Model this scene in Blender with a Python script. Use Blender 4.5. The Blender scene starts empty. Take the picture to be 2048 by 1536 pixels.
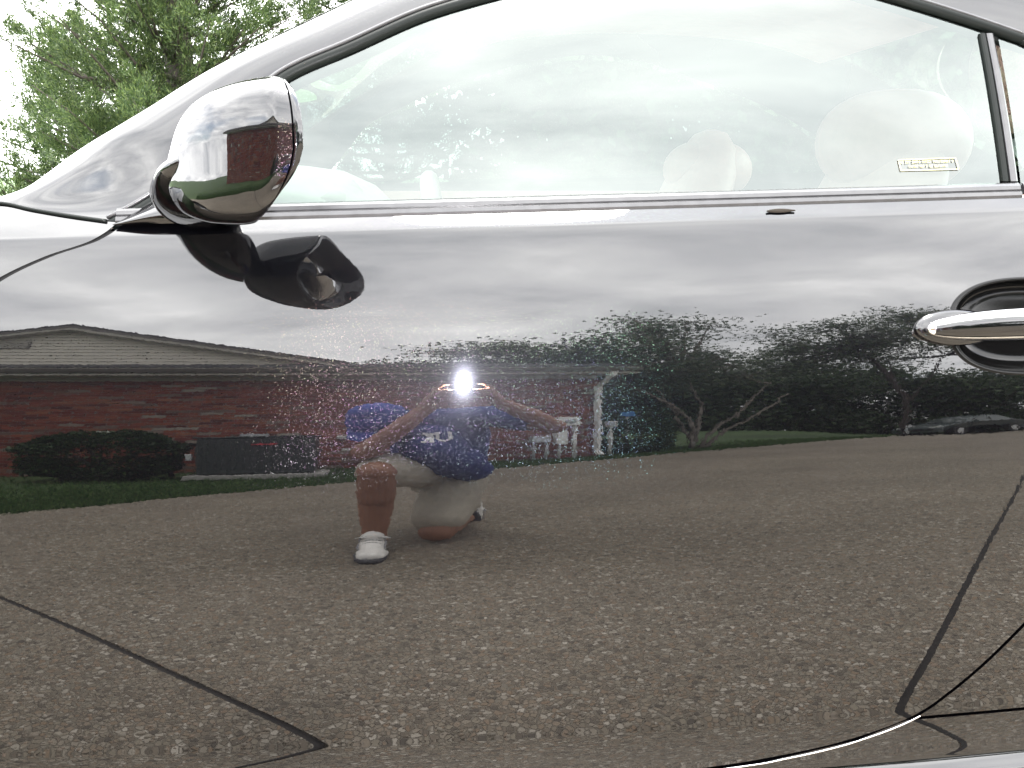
import bpy, bmesh, math, random
import numpy as np
from mathutils import Vector, Matrix
from mathutils.bvhtree import BVHTree

random.seed(7)
rng = np.random.default_rng(7)
sc = bpy.context.scene
COL = sc.collection
R = math.radians

# ------------------------------------------------------------------ camera
EYE = Vector((0.0, -1.32, 0.97))
cam = bpy.data.cameras.new('camera')
cam.sensor_width = 36.0
cam.lens = 38.0
cam.clip_start = 0.01
cam.clip_end = 2000
cam_o = bpy.data.objects.new('camera', cam)
COL.objects.link(cam_o)
cam_o.location = EYE
cam_o.rotation_euler = (math.pi / 2 - 0.19, 0, -0.0504)
sc.camera = cam_o

# ------------------------------------------------------------------ sky, sun, exposure
SUN_EL, SUN_AZ = R(82), R(12)          # high behind thin cloud, over the house side
world = bpy.data.worlds.new('World')
sc.world = world
world.use_nodes = True
wt = world.node_tree
wt.nodes.clear()


def N(t, kind, **kw):
    n = t.nodes.new(kind)
    for k, v in kw.items():
        if k.startswith('i_'):
            n.inputs[k[2:].replace('_', ' ')].default_value = v
        else:
            setattr(n, k, v)
    return n


def L(t, a, b):
    t.links.new(a, b)


sky = N(wt, 'ShaderNodeTexSky', sky_type='NISHITA', sun_disc=False)
sky.sun_elevation = SUN_EL
sky.sun_rotation = SUN_AZ
tc = N(wt, 'ShaderNodeTexCoord')
sep = N(wt, 'ShaderNodeSeparateXYZ')
L(wt, tc.outputs['Generated'], sep.inputs[0])
zz_ = N(wt, 'ShaderNodeMath', operation='ABSOLUTE')
L(wt, sep.outputs['Z'], zz_.inputs[0])
za = N(wt, 'ShaderNodeMath', operation='ADD')
za.inputs[1].default_value = 0.26
L(wt, zz_.outputs[0], za.inputs[0])
dx = N(wt, 'ShaderNodeMath', operation='DIVIDE')
dy = N(wt, 'ShaderNodeMath', operation='DIVIDE')
L(wt, sep.outputs['X'], dx.inputs[0]); L(wt, za.outputs[0], dx.inputs[1])
L(wt, sep.outputs['Y'], dy.inputs[0]); L(wt, za.outputs[0], dy.inputs[1])
cmb = N(wt, 'ShaderNodeCombineXYZ')
L(wt, dx.outputs[0], cmb.inputs[0]); L(wt, dy.outputs[0], cmb.inputs[1])
cn = N(wt, 'ShaderNodeTexNoise')
cn.inputs['Scale'].default_value = 2.5
cn.inputs['Detail'].default_value = 9
cn.inputs['Roughness'].default_value = 0.55
cn.inputs['Distortion'].default_value = 0.35
L(wt, cmb.outputs[0], cn.inputs['Vector'])
cr = N(wt, 'ShaderNodeValToRGB')          # how bright the cloud layer is
e = cr.color_ramp.elements
e[0].position = 0.30; e[0].color = (6.0, 6.15, 6.4, 1)
e[1].position = 0.68; e[1].color = (13.0, 12.9, 12.8, 1)
m_ = e.new(0.47); m_.color = (8.9, 8.9, 9.05, 1)
m_ = e.new(0.56); m_.color = (10.2, 10.2, 10.2, 1)
L(wt, cn.outputs['Fac'], cr.inputs[0])
mp2 = N(wt, 'ShaderNodeMapping')
mp2.inputs['Location'].default_value = (4.3, 1.7, 2.0)
L(wt, cmb.outputs[0], mp2.inputs[0])
gn = N(wt, 'ShaderNodeTexNoise')
gn.inputs['Scale'].default_value = 0.9
gn.inputs['Detail'].default_value = 7
L(wt, mp2.outputs[0], gn.inputs['Vector'])
gr = N(wt, 'ShaderNodeValToRGB')          # where blue shows through the gaps
gr.color_ramp.elements[0].position = 0.27
gr.color_ramp.elements[0].color = (0.35, 0.35, 0.35, 1)
gr.color_ramp.elements[1].position = 0.42
gr.color_ramp.elements[1].color = (1, 1, 1, 1)
L(wt, gn.outputs['Fac'], gr.inputs[0])
# thin cloud glows round the hidden sun
sv_ = N(wt, 'ShaderNodeVectorMath', operation='DOT_PRODUCT')
sv_.inputs[1].default_value = (math.sin(SUN_AZ) * math.cos(SUN_EL), math.cos(SUN_AZ) * math.cos(SUN_EL), math.sin(SUN_EL))
L(wt, tc.outputs['Generated'], sv_.inputs[0])
sc_ = N(wt, 'ShaderNodeMath', operation='MAXIMUM'); sc_.inputs[1].default_value = 0.0
L(wt, sv_.outputs['Value'], sc_.inputs[0])
sp_ = N(wt, 'ShaderNodeMath', operation='POWER'); sp_.inputs[1].default_value = 20.0
L(wt, sc_.outputs[0], sp_.inputs[0])
sm_ = N(wt, 'ShaderNodeMath', operation='MULTIPLY_ADD'); sm_.inputs[1].default_value = 0.45; sm_.inputs[2].default_value = 1.0
L(wt, sp_.outputs[0], sm_.inputs[0])
cg_ = N(wt, 'ShaderNodeVectorMath', operation='SCALE')
L(wt, cr.outputs[0], cg_.inputs[0]); L(wt, sm_.outputs[0], cg_.inputs['Scale'])
mx = N(wt, 'ShaderNodeMix', data_type='RGBA')
L(wt, gr.outputs[0], mx.inputs[0])
L(wt, sky.outputs[0], mx.inputs[6]); L(wt, cg_.outputs[0], mx.inputs[7])
bg = N(wt, 'ShaderNodeBackground')
bg.inputs['Strength'].default_value = 0.1
L(wt, mx.outputs[2], bg.inputs[0])
wo = N(wt, 'ShaderNodeOutputWorld')
L(wt, bg.outputs[0], wo.inputs[0])

sun = bpy.data.lights.new('sun', 'SUN')
sun.energy = 0.9
sun.angle = R(14)
sun.color = (1, 0.97, 0.92)
sun_o = bpy.data.objects.new('sun', sun)
COL.objects.link(sun_o)
dsun = Vector((math.sin(SUN_AZ) * math.cos(SUN_EL), math.cos(SUN_AZ) * math.cos(SUN_EL), math.sin(SUN_EL)))
sun_o.rotation_euler = dsun.to_track_quat('Z', 'Y').to_euler()
sun_o.location = (0, -3, 12)

vs = sc.view_settings
vs.view_transform = 'Standard'
vs.look = 'None'
vs.gamma = 1
vs.use_curve_mapping = False
vs.exposure = 3.58
sc.render.engine = 'CYCLES'
sc.cycles.use_denoising = True
sc.cycles.max_bounces = 8
sc.cycles.transparent_max_bounces = 12
sc.cycles.sample_clamp_indirect = 60

# ------------------------------------------------------------------ helpers


def tag(o, label=None, cat=None, group=None, kind=None):
    if label: o['label'] = label
    if cat: o['category'] = cat
    if group: o['group'] = group
    if kind: o['kind'] = kind
    return o


def link(name, me, mat=None, parent=None):
    o = bpy.data.objects.new(name, me)
    COL.objects.link(o)
    if parent: o.parent = parent
    if mat is not None and me is not None and len(me.materials) == 0:
        me.materials.append(mat)
    return o


def mesh(name, v, f, smooth=False):
    me = bpy.data.meshes.new(name)
    me.from_pydata([tuple(map(float, p)) for p in v], [], [tuple(int(i) for i in q) for q in f])
    if smooth:
        me.polygons.foreach_set('use_smooth', [True] * len(me.polygons))
    me.update()
    return me


def fastmesh(name, V, F, smooth=False):
    """V (n,3) and F (m,k) arrays, all faces with k corners"""
    V = np.asarray(V, np.float32); F = np.asarray(F, np.int32)
    m, k = F.shape
    me = bpy.data.meshes.new(name)
    me.vertices.add(len(V)); me.vertices.foreach_set('co', V.ravel())
    me.loops.add(m * k); me.loops.foreach_set('vertex_index', F.ravel())
    me.polygons.add(m)
    me.polygons.foreach_set('loop_start', np.arange(0, m * k, k, dtype=np.int32))
    me.polygons.foreach_set('use_smooth', np.full(m, smooth))
    me.update(calc_edges=True)
    return me


def empty(name, loc=(0, 0, 0), label=None, cat=None, group=None):
    o = bpy.data.objects.new(name, None)
    COL.objects.link(o)
    o.location = loc
    return tag(o, label, cat, group)


def part(name, v, f, mat, parent, smooth=False, world_space=True):
    """mesh given in world space, made local to its parent's location"""
    base = parent_loc(parent) if (parent and world_space) else Vector((0, 0, 0))
    v = [(p[0] - base[0], p[1] - base[1], p[2] - base[2]) for p in v]
    return link(name, mesh(name, v, f, smooth), mat, parent)


def parent_loc(o):
    p = Vector((0, 0, 0))
    while o is not None:
        p += o.location
        o = o.parent
    return p


def box_vf(c, s, rz=0.0):
    """box by centre and full size, turned about z"""
    x, y, z = s[0] / 2, s[1] / 2, s[2] / 2
    v = [(-x, -y, -z), (x, -y, -z), (x, y, -z), (-x, y, -z), (-x, -y, z), (x, -y, z), (x, y, z), (-x, y, z)]
    cs, sn = math.cos(rz), math.sin(rz)
    v = [(c[0] + a * cs - b * sn, c[1] + a * sn + b * cs, c[2] + d) for a, b, d in v]
    f = [(3, 2, 1, 0), (4, 5, 6, 7), (0, 1, 5, 4), (1, 2, 6, 5), (2, 3, 7, 6), (3, 0, 4, 7)]
    return v, f


def add_vf(dst, vf):
    n = len(dst[0])
    dst[0].extend(vf[0])
    dst[1].extend([tuple(i + n for i in q) for q in vf[1]])


def bevel_box(name, c, s, mat, parent, rz=0.0, r=0.01, seg=2):
    base = parent_loc(parent) if parent else Vector((0, 0, 0))
    v, f = box_vf((0, 0, 0), s, rz)
    bm = bmesh.new()
    vs_ = [bm.verts.new(p) for p in v]
    for q in f: bm.faces.new([vs_[i] for i in q])
    bmesh.ops.bevel(bm, geom=bm.edges[:], offset=r, segments=seg, affect='EDGES', profile=0.5)
    bmesh.ops.translate(bm, verts=bm.verts, vec=Vector(c) - base)
    me = bpy.data.meshes.new(name)
    bm.to_mesh(me); bm.free()
    return link(name, me, mat, parent)


def tube_vf(pts, rad, seg=10, cap=True, up=(0, 0, 1), flat=1.0):
    """sweep a circle (or a flattened one) along points"""
    pts = [Vector(p) for p in pts]
    n = len(pts)
    rs = rad if hasattr(rad, '__len__') else [rad] * n
    V, F = [], []
    for i, p in enumerate(pts):
        t = (pts[min(i + 1, n - 1)] - pts[max(i - 1, 0)]).normalized()
        a = t.cross(Vector(up))
        if a.length < 1e-4: a = t.cross(Vector((1, 0, 0)))
        a.normalize(); b = a.cross(t)
        for k in range(seg):
            w = 2 * math.pi * k / seg
            V.append(p + a * (rs[i] * flat * math.cos(w)) + b * (rs[i] * math.sin(w)))
    for i in range(n - 1):
        for k in range(seg):
            k2 = (k + 1) % seg
            F.append((i * seg + k, i * seg + k2, (i + 1) * seg + k2, (i + 1) * seg + k))
    if cap:
        F.append(tuple(range(seg))[::-1]); F.append(tuple((n - 1) * seg + k for k in range(seg)))
    return V, F


def grid_vf(rows):
    """rows: list of equally long point lists"""
    n = len(rows[0])
    V = [p for r in rows for p in r]
    F = []
    for i in range(len(rows) - 1):
        for j in range(n - 1):
            F.append((i * n + j, i * n + j + 1, (i + 1) * n + j + 1, (i + 1) * n + j))
    return V, F


def pchip(x, y, xx):
    x = np.asarray(x, float); y = np.asarray(y, float); xx = np.asarray(xx, float)
    h = np.diff(x); d = np.diff(y) / h
    m = np.zeros_like(y); m[0] = d[0]; m[-1] = d[-1]
    for i in range(1, len(x) - 1):
        if d[i - 1] * d[i] > 0:
            w1 = 2 * h[i] + h[i - 1]; w2 = h[i] + 2 * h[i - 1]
            m[i] = (w1 + w2) / (w1 / d[i - 1] + w2 / d[i])
    i = np.clip(np.searchsorted(x, xx) - 1, 0, len(x) - 2)
    t = (xx - x[i]) / h[i]
    return (1 + 2 * t) * (1 - t) ** 2 * y[i] + t * (1 - t) ** 2 * h[i] * m[i] + t * t * (3 - 2 * t) * y[i + 1] + t * t * (t - 1) * h[i] * m[i + 1]


def curve_pts(ctrl, n):
    """smooth curve through 3-D control points"""
    c = np.array(ctrl, float)
    s = np.concatenate([[0], np.cumsum(np.linalg.norm(np.diff(c, axis=0), axis=1))])
    u = np.linspace(0, s[-1], n)
    return np.stack([pchip(s, c[:, k], u) for k in range(c.shape[1])], 1)


def blob(name, caps, mat, parent, voxel=0.008, smooth_it=4):
    """tapered capsules fused into one continuous skin"""
    V, F = [], []
    seg, ring = 14, 5
    for (p0, r0, p1, r1) in caps:
        p0, p1 = Vector(p0), Vector(p1)
        t = (p1 - p0)
        if t.length < 1e-5: t = Vector((0, 0, 1e-3))
        t.normalize()
        pts, rs = [], []
        for k in range(ring):
            w = math.pi / 2 * (1 - k / ring)
            pts.append(p0 - t * (r0 * math.sin(w))); rs.append(max(r0 * math.cos(w), 1e-4))
        pts.append(p0); rs.append(r0); pts.append(p1); rs.append(r1)
        for k in range(1, ring + 1):
            w = math.pi / 2 * k / ring
            pts.append(p1 + t * (r1 * math.sin(w))); rs.append(max(r1 * math.cos(w), 1e-4))
        a = t.cross(Vector((0.31, 0.77, 0.2)).normalized()).normalized(); b = a.cross(t)
        n0 = len(V)
        for p, r_ in zip(pts, rs):
            for k in range(seg):
                w = 2 * math.pi * k / seg
                V.append(p + a * (r_ * math.cos(w)) + b * (r_ * math.sin(w)))
        for i in range(len(pts) - 1):
            for k in range(seg):
                k2 = (k + 1) % seg
                F.append((n0 + i * seg + k, n0 + i * seg + k2, n0 + (i + 1) * seg + k2, n0 + (i + 1) * seg + k))
        F.append(tuple(n0 + k for k in range(seg))[::-1])
        F.append(tuple(n0 + (len(pts) - 1) * seg + k for k in range(seg)))
    base = parent_loc(parent) if parent else Vector((0, 0, 0))
    me = mesh(name, [Vector(p) - base for p in V], F)
    o = link(name, me, mat, parent)
    md = o.modifiers.new('remesh', 'REMESH'); md.mode = 'VOXEL'; md.voxel_size = voxel; md.use_smooth_shade = True
    sm = o.modifiers.new('smooth', 'SMOOTH'); sm.iterations = smooth_it; sm.factor = 0.5
    dg = bpy.context.evaluated_depsgraph_get()
    me2 = bpy.data.meshes.new_from_object(o.evaluated_get(dg))
    o.modifiers.clear(); o.data = me2
    me2.name = name
    if len(me2.materials) == 0: me2.materials.append(mat)
    return o


# ------------------------------------------------------------------ materials
def mat_new(name):
    m = bpy.data.materials.new(name)
    m.use_nodes = True
    t = m.node_tree
    b = t.nodes['Principled BSDF']
    return m, t, b


def simple(name, col, rough=0.6, metal=0.0, noise=0.0, scale=20, bump=0.0, spec=0.5, trans=0.0):
    m, t, b = mat_new(name)
    b.inputs['Base Color'].default_value = (*col, 1)
    b.inputs['Roughness'].default_value = rough
    b.inputs['Metallic'].default_value = metal
    b.inputs['Specular IOR Level'].default_value = spec
    if noise or bump:
        co = N(t, 'ShaderNodeTexCoord')
        ns = N(t, 'ShaderNodeTexNoise')
        ns.inputs['Scale'].default_value = scale; ns.inputs['Detail'].default_value = 6
        L(t, co.outputs['Object'], ns.inputs['Vector'])
        if noise:
            rp = N(t, 'ShaderNodeValToRGB')
            rp.color_ramp.elements[0].position = 0.3; rp.color_ramp.elements[1].position = 0.7
            rp.color_ramp.elements[0].color = (*[c * (1 - noise) for c in col], 1)
            rp.color_ramp.elements[1].color = (*[min(1, c * (1 + noise)) for c in col], 1)
            L(t, ns.outputs['Fac'], rp.inputs[0]); L(t, rp.outputs[0], b.inputs['Base Color'])
        if bump:
            bp = N(t, 'ShaderNodeBump'); bp.inputs['Strength'].default_value = bump
            bp.inputs['Distance'].default_value = 0.01
            L(t, ns.outputs['Fac'], bp.inputs['Height']); L(t, bp.outputs[0], b.inputs['Normal'])
    return m


def island(name, cols, rough=0.7, translucent=0.0, use_obj=False, spec=0.3, bump=0.0, bscale=60):
    """colour drawn at random for each piece"""
    m, t, b = mat_new(name)
    b.inputs['Roughness'].default_value = rough
    b.inputs['Specular IOR Level'].default_value = spec
    g = N(t, 'ShaderNodeNewGeometry')
    src = g.outputs['Random Per Island']
    if use_obj:
        oi = N(t, 'ShaderNodeObjectInfo')
        ad = N(t, 'ShaderNodeMath', operation='ADD'); fr = N(t, 'ShaderNodeMath', operation='FRACT')
        L(t, src, ad.inputs[0]); L(t, oi.outputs['Random'], ad.inputs[1]); L(t, ad.outputs[0], fr.inputs[0])
        src = fr.outputs[0]
    rp = N(t, 'ShaderNodeValToRGB')
    rp.color_ramp.interpolation = 'LINEAR'
    el = rp.color_ramp.elements
    while len(el) > 1: el.remove(el[-1])
    el[0].position = cols[0][0]; el[0].color = (*cols[0][1], 1)
    for p, c in cols[1:]:
        q = el.new(p); q.color = (*c, 1)
    L(t, src, rp.inputs[0])
    L(t, rp.outputs[0], b.inputs['Base Color'])
    if bump:
        co = N(t, 'ShaderNodeTexCoord'); ns = N(t, 'ShaderNodeTexNoise')
        ns.inputs['Scale'].default_value = bscale
        L(t, co.outputs['Object'], ns.inputs['Vector'])
        bp = N(t, 'ShaderNodeBump'); bp.inputs['Strength'].default_value = bump; bp.inputs['Distance'].default_value = 0.01
        L(t, ns.outputs['Fac'], bp.inputs['Height']); L(t, bp.outputs[0], b.inputs['Normal'])
    if translucent:
        tr = N(t, 'ShaderNodeBsdfTranslucent'); mxs = N(t, 'ShaderNodeMixShader')
        mxs.inputs[0].default_value = translucent
        L(t, rp.outputs[0], tr.inputs['Color'])
        L(t, b.outputs[0], mxs.inputs[1]); L(t, tr.outputs[0], mxs.inputs[2])
        L(t, mxs.outputs[0], t.nodes['Material Output'].inputs[0])
    return m


def paint_mat():
    """black metallic paint: clear gloss over sparse coloured flakes"""
    m, t, b = mat_new('black_metallic_paint')
    b.inputs['Base Color'].default_value = (0.0006, 0.0006, 0.0008, 1)
    b.inputs['Roughness'].default_value = 0.0
    b.inputs['IOR'].default_value = 1.55
    co = N(t, 'ShaderNodeTexCoord')
    # slight orange peel in the clear coat
    pn = N(t, 'ShaderNodeTexNoise'); pn.inputs['Scale'].default_value = 160; pn.inputs['Detail'].default_value = 2
    L(t, co.outputs['Object'], pn.inputs['Vector'])
    bp = N(t, 'ShaderNodeBump'); bp.inputs['Strength'].default_value = 0.011; bp.inputs['Distance'].default_value = 0.001
    L(t, pn.outputs['Fac'], bp.inputs['Height']); L(t, bp.outputs[0], b.inputs['Normal'])
    vo = N(t, 'ShaderNodeTexVoronoi'); vo.inputs['Scale'].default_value = 1900
    L(t, co.outputs['Object'], vo.inputs['Vector'])
    sub = N(t, 'ShaderNodeVectorMath', operation='SUBTRACT'); sub.inputs[1].default_value = (0.5, 0.5, 0.5)
    L(t, vo.outputs['Color'], sub.inputs[0])
    sca = N(t, 'ShaderNodeVectorMath', operation='SCALE'); sca.inputs['Scale'].default_value = 0.36
    L(t, sub.outputs[0], sca.inputs[0])
    ge = N(t, 'ShaderNodeNewGeometry')
    add = N(t, 'ShaderNodeVectorMath', operation='ADD'); L(t, ge.outputs['Normal'], add.inputs[0]); L(t, sca.outputs[0], add.inputs[1])
    nor = N(t, 'ShaderNodeVectorMath', operation='NORMALIZE'); L(t, add.outputs[0], nor.inputs[0])
    hs = N(t, 'ShaderNodeHueSaturation'); hs.inputs['Saturation'].default_value = 0.55
    L(t, vo.outputs['Color'], hs.inputs['Color'])
    mul = N(t, 'ShaderNodeVectorMath', operation='SCALE'); mul.inputs['Scale'].default_value = 0.0019
    L(t, hs.outputs[0], mul.inputs[0])
    gl = N(t, 'ShaderNodeBsdfGlossy'); gl.inputs['Roughness'].default_value = 0.165
    L(t, mul.outputs[0], gl.inputs['Color']); L(t, nor.outputs[0], gl.inputs['Normal'])
    # faint gloss lobe, shaped to imitate lens bloom round the flash
    hz = N(t, 'ShaderNodeBsdfAnisotropic'); hz.inputs['Roughness'].default_value = 0.12; hz.inputs['Anisotropy'].default_value = 0.50
    tg = N(t, 'ShaderNodeCombineXYZ'); tg.inputs[0].default_value = 1.0; L(t, tg.outputs[0], hz.inputs['Tangent'])
    hz.inputs['Color'].default_value = (0.0006, 0.00062, 0.00075, 1)
    a1 = N(t, 'ShaderNodeAddShader'); a2 = N(t, 'ShaderNodeAddShader')
    L(t, b.outputs[0], a1.inputs[0]); L(t, gl.outputs[0], a1.inputs[1])
    L(t, a1.outputs[0], a2.inputs[0]); L(t, hz.outputs[0], a2.inputs[1])
    h2 = N(t, 'ShaderNodeBsdfGlossy'); h2.inputs['Roughness'].default_value = 0.33  # second, broader lobe imitating the veil of flash glare
    h2.inputs['Color'].default_value = (0.0007, 0.00073, 0.00085, 1)
    a3 = N(t, 'ShaderNodeAddShader'); L(t, a2.outputs[0], a3.inputs[0]); L(t, h2.outputs[0], a3.inputs[1])
    L(t, a3.outputs[0], t.nodes['Material Output'].inputs[0])
    return m


def glass_mat(name, tint=(0.22, 0.275, 0.245), strength=1.0):
    m = bpy.data.materials.new(name); m.use_nodes = True
    t = m.node_tree; t.nodes.clear()
    tr = N(t, 'ShaderNodeBsdfTransparent'); tr.inputs[0].default_value = (*tint, 1)
    gl = N(t, 'ShaderNodeBsdfGlossy'); gl.inputs['Roughness'].default_value = 0.0
    gl.inputs['Color'].default_value = (0.925, 1.0, 0.965, 1)
    ge = N(t, 'ShaderNodeNewGeometry')
    dp = N(t, 'ShaderNodeVectorMath', operation='DOT_PRODUCT')
    L(t, ge.outputs['Normal'], dp.inputs[0]); L(t, ge.outputs['Incoming'], dp.inputs[1])
    ab = N(t, 'ShaderNodeMath', operation='ABSOLUTE'); L(t, dp.outputs['Value'], ab.inputs[0])
    iv = N(t, 'ShaderNodeMath', operation='SUBTRACT'); iv.inputs[0].default_value = 1.0; L(t, ab.outputs[0], iv.inputs[1])
    pw = N(t, 'ShaderNodeMath', operation='POWER'); pw.inputs[1].default_value = 5.0; L(t, iv.outputs[0], pw.inputs[0])
    fr = N(t, 'ShaderNodeMath', operation='MULTIPLY_ADD'); fr.inputs[1].default_value = 0.957; fr.inputs[2].default_value = 0.043
    L(t, pw.outputs[0], fr.inputs[0])
    mu = N(t, 'ShaderNodeMath', operation='MULTIPLY'); mu.inputs[1].default_value = 1.9 * strength
    mn = N(t, 'ShaderNodeMath', operation='MINIMUM'); mn.inputs[1].default_value = 1.0
    L(t, fr.outputs[0], mu.inputs[0]); L(t, mu.outputs[0], mn.inputs[0])
    mxs = N(t, 'ShaderNodeMixShader'); L(t, mn.outputs[0], mxs.inputs[0])
    L(t, tr.outputs[0], mxs.inputs[1]); L(t, gl.outputs[0], mxs.inputs[2])
    o = N(t, 'ShaderNodeOutputMaterial'); L(t, mxs.outputs[0], o.inputs[0])
    return m


PAINT = paint_mat()
GLASS = glass_mat('side_glass')
CHROME = simple('chrome', (0.78, 0.78, 0.78), 0.04, 1.0)
RUBBER = simple('black_rubber', (0.003, 0.004, 0.0035), 0.4, spec=0.10)
TRIM = simple('satin_black_trim', (0.02, 0.02, 0.021), 0.22, noise=0.2, scale=60)
LINER = simple('dark_liner', (0.006, 0.006, 0.006), 0.8)
LEATHER = simple('ivory_leather', (0.42, 0.23, 0.21), 0.5, noise=0.06, scale=30, bump=0.15)
DASH = simple('tan_plastic', (0.25, 0.235, 0.21), 0.6, noise=0.08, scale=40)
CARPET = simple('grey_carpet', (0.16, 0.15, 0.14), 0.95, noise=0.2, scale=120)
MIRRORGLASS = simple('mirror_silver', (0.9, 0.9, 0.92), 0.0, 1.0)

# ------------------------------------------------------------------ ground


# edge of the driveway towards the house, x as a function of y
EY = np.array([-70, -45, -30, -22, -16, -12.2, -10.5, -8.12, -5.86, -4.6, -3.53, -2.62, 0.0, 5.0, 9.0])
EX = np.array([46, 28.5, 18.3, 12.9, 9.3, 6.9, 4.75, 2.2, 0.14, -0.775, -1.55, -2.05, -3.7, -6.6, -8.9])


def ground_z(x, y):
    u = np.clip(-np.asarray(y, float) - 1.5, 0, 45)
    s = np.clip((np.asarray(x, float) - 5) / 9, 0, 1); s = s * s * (3 - 2 * s)
    h = np.clip((np.interp(y, EY[::1], EX[::1]) - np.asarray(x, float)) / 4, 0, 1) * np.clip(-np.asarray(y, float) - 11, 0, 25) * 0.045
    return 0.022 * u * (1 - s) - 0.014 * u * s + h


def gz(x, y):
    return float(ground_z(x, y))


# lawn: one sheet to the horizon
ax = np.concatenate([-np.geomspace(700, 14, 26), np.linspace(-13, 24, 75), np.geomspace(25, 700, 26)])
ay = np.concatenate([-np.geomspace(700, 31, 24), np.linspace(-30, 20, 101), np.geomspace(21, 700, 24)])
GX, GY = np.meshgrid(ax, ay)
GZ = ground_z(GX, GY) - 0.035
lv = np.stack([GX.ravel(), GY.ravel(), GZ.ravel()], 1)
nx = len(ax)
ii, jj = np.meshgrid(np.arange(len(ay) - 1), np.arange(nx - 1), indexing='ij')
q = (ii * nx + jj).ravel()
lf = np.stack([q, q + 1, q + nx + 1, q + nx], 1)


def lawn_mat():
    m, t, b = mat_new('lawn_grass')
    b.inputs['Roughness'].default_value = 0.9
    co = N(t, 'ShaderNodeTexCoord')
    n1 = N(t, 'ShaderNodeTexNoise'); n1.inputs['Scale'].default_value = 0.5; n1.inputs['Detail'].default_value = 8
    n2 = N(t, 'ShaderNodeTexNoise'); n2.inputs['Scale'].default_value = 28; n2.inputs['Detail'].default_value = 5
    L(t, co.outputs['Object'], n1.inputs['Vector']); L(t, co.outputs['Object'], n2.inputs['Vector'])
    mi = N(t, 'ShaderNodeMix', data_type='FLOAT'); mi.inputs[0].default_value = 0.55
    L(t, n1.outputs['Fac'], mi.inputs[2]); L(t, n2.outputs['Fac'], mi.inputs[3])
    rp = N(t, 'ShaderNodeValToRGB')
    rp.color_ramp.elements[0].position = 0.32; rp.color_ramp.elements[0].color = (0.022, 0.05, 0.014, 1)
    rp.color_ramp.elements[1].position = 0.68; rp.color_ramp.elements[1].color = (0.075, 0.12, 0.035, 1)
    L(t, mi.outputs[0], rp.inputs[0]); L(t, rp.outputs[0], b.inputs['Base Color'])
    bp = N(t, 'ShaderNodeBump'); bp.inputs['Strength'].default_value = 0.8; bp.inputs['Distance'].default_value = 0.05
    L(t, n2.outputs['Fac'], bp.inputs['Height']); L(t, bp.outputs[0], b.inputs['Normal'])
    return m


LAWN = lawn_mat()
tag(link('lawn', fastmesh('lawn', lv, lf, True), LAWN), kind='structure')


def aggregate_mat():
    m, t, b = mat_new('exposed_aggregate')
    b.inputs['Roughness'].default_value = 0.75
    co = N(t, 'ShaderNodeTexCoord')
    v1 = N(t, 'ShaderNodeTexVoronoi'); v1.inputs['Scale'].default_value = 85
    v2 = N(t, 'ShaderNodeTexVoronoi', feature='DISTANCE_TO_EDGE'); v2.inputs['Scale'].default_value = 85
    n1 = N(t, 'ShaderNodeTexNoise'); n1.inputs['Scale'].default_value = 1.1; n1.inputs['Detail'].default_value = 6
    for n in (v1, v2, n1): L(t, co.outputs['Object'], n.inputs['Vector'])
    bw = N(t, 'ShaderNodeSeparateColor'); L(t, v1.outputs['Color'], bw.inputs[0])
    rp = N(t, 'ShaderNodeValToRGB')
    el = rp.color_ramp.elements
    el[0].position = 0.0; el[0].color = (0.10, 0.085, 0.07, 1)
    el[1].position = 1.0; el[1].color = (0.52, 0.48, 0.43, 1)
    for p, c in ((0.2, (0.20, 0.165, 0.13)), (0.45, (0.29, 0.255, 0.205)), (0.62, (0.25, 0.18, 0.125)), (0.85, (0.33, 0.295, 0.25))):
        k = el.new(p); k.color = (*c, 1)
    L(t, bw.outputs[0], rp.inputs[0])
    mo = N(t, 'ShaderNodeValToRGB')
    mo.color_ramp.elements[0].position = 0.02; mo.color_ramp.elements[0].color = (0, 0, 0, 1)
    mo.color_ramp.elements[1].position = 0.12; mo.color_ramp.elements[1].color = (1, 1, 1, 1)
    L(t, v2.outputs['Distance'], mo.inputs[0])
    mi = N(t, 'ShaderNodeMix', data_type='RGBA'); L(t, mo.outputs[0], mi.inputs[0])
    mi.inputs[6].default_value = (0.23, 0.205, 0.17, 1); L(t, rp.outputs[0], mi.inputs[7])
    st = N(t, 'ShaderNodeValToRGB')
    st.color_ramp.elements[0].position = 0.3; st.color_ramp.elements[0].color = (0.60, 0.59, 0.545, 1)
    st.color_ramp.elements[1].position = 0.7; st.color_ramp.elements[1].color = (0.86, 0.845, 0.79, 1)
    L(t, n1.outputs['Fac'], st.inputs[0])
    m2 = N(t, 'ShaderNodeMix', data_type='RGBA', blend_type='MULTIPLY'); m2.inputs[0].default_value = 1
    L(t, mi.outputs[2], m2.inputs[6]); L(t, st.outputs[0], m2.inputs[7])
    L(t, m2.outputs[2], b.inputs['Base Color'])
    bp = N(t, 'ShaderNodeBump'); bp.inputs['Strength'].default_value = 0.7; bp.inputs['Distance'].default_value = 0.004
    L(t, mo.outputs[0], bp.inputs['Height']); L(t, bp.outputs[0], b.inputs['Normal'])
    return m


AGG = aggregate_mat()
JOINT = simple('tarred_joint_filler', (0.03, 0.027, 0.025), 0.9, noise=0.3, scale=50)

drv = empty('driveway', (0, 0, 0)); tag(drv, kind='structure')
JA = (Vector((-0.227, -0.135, 0)), Vector((0.766, 0.642, 0)).normalized())
JB = (Vector((0.753, -0.125, 0)), Vector((0.612, -0.791, 0)).normalized())


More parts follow.
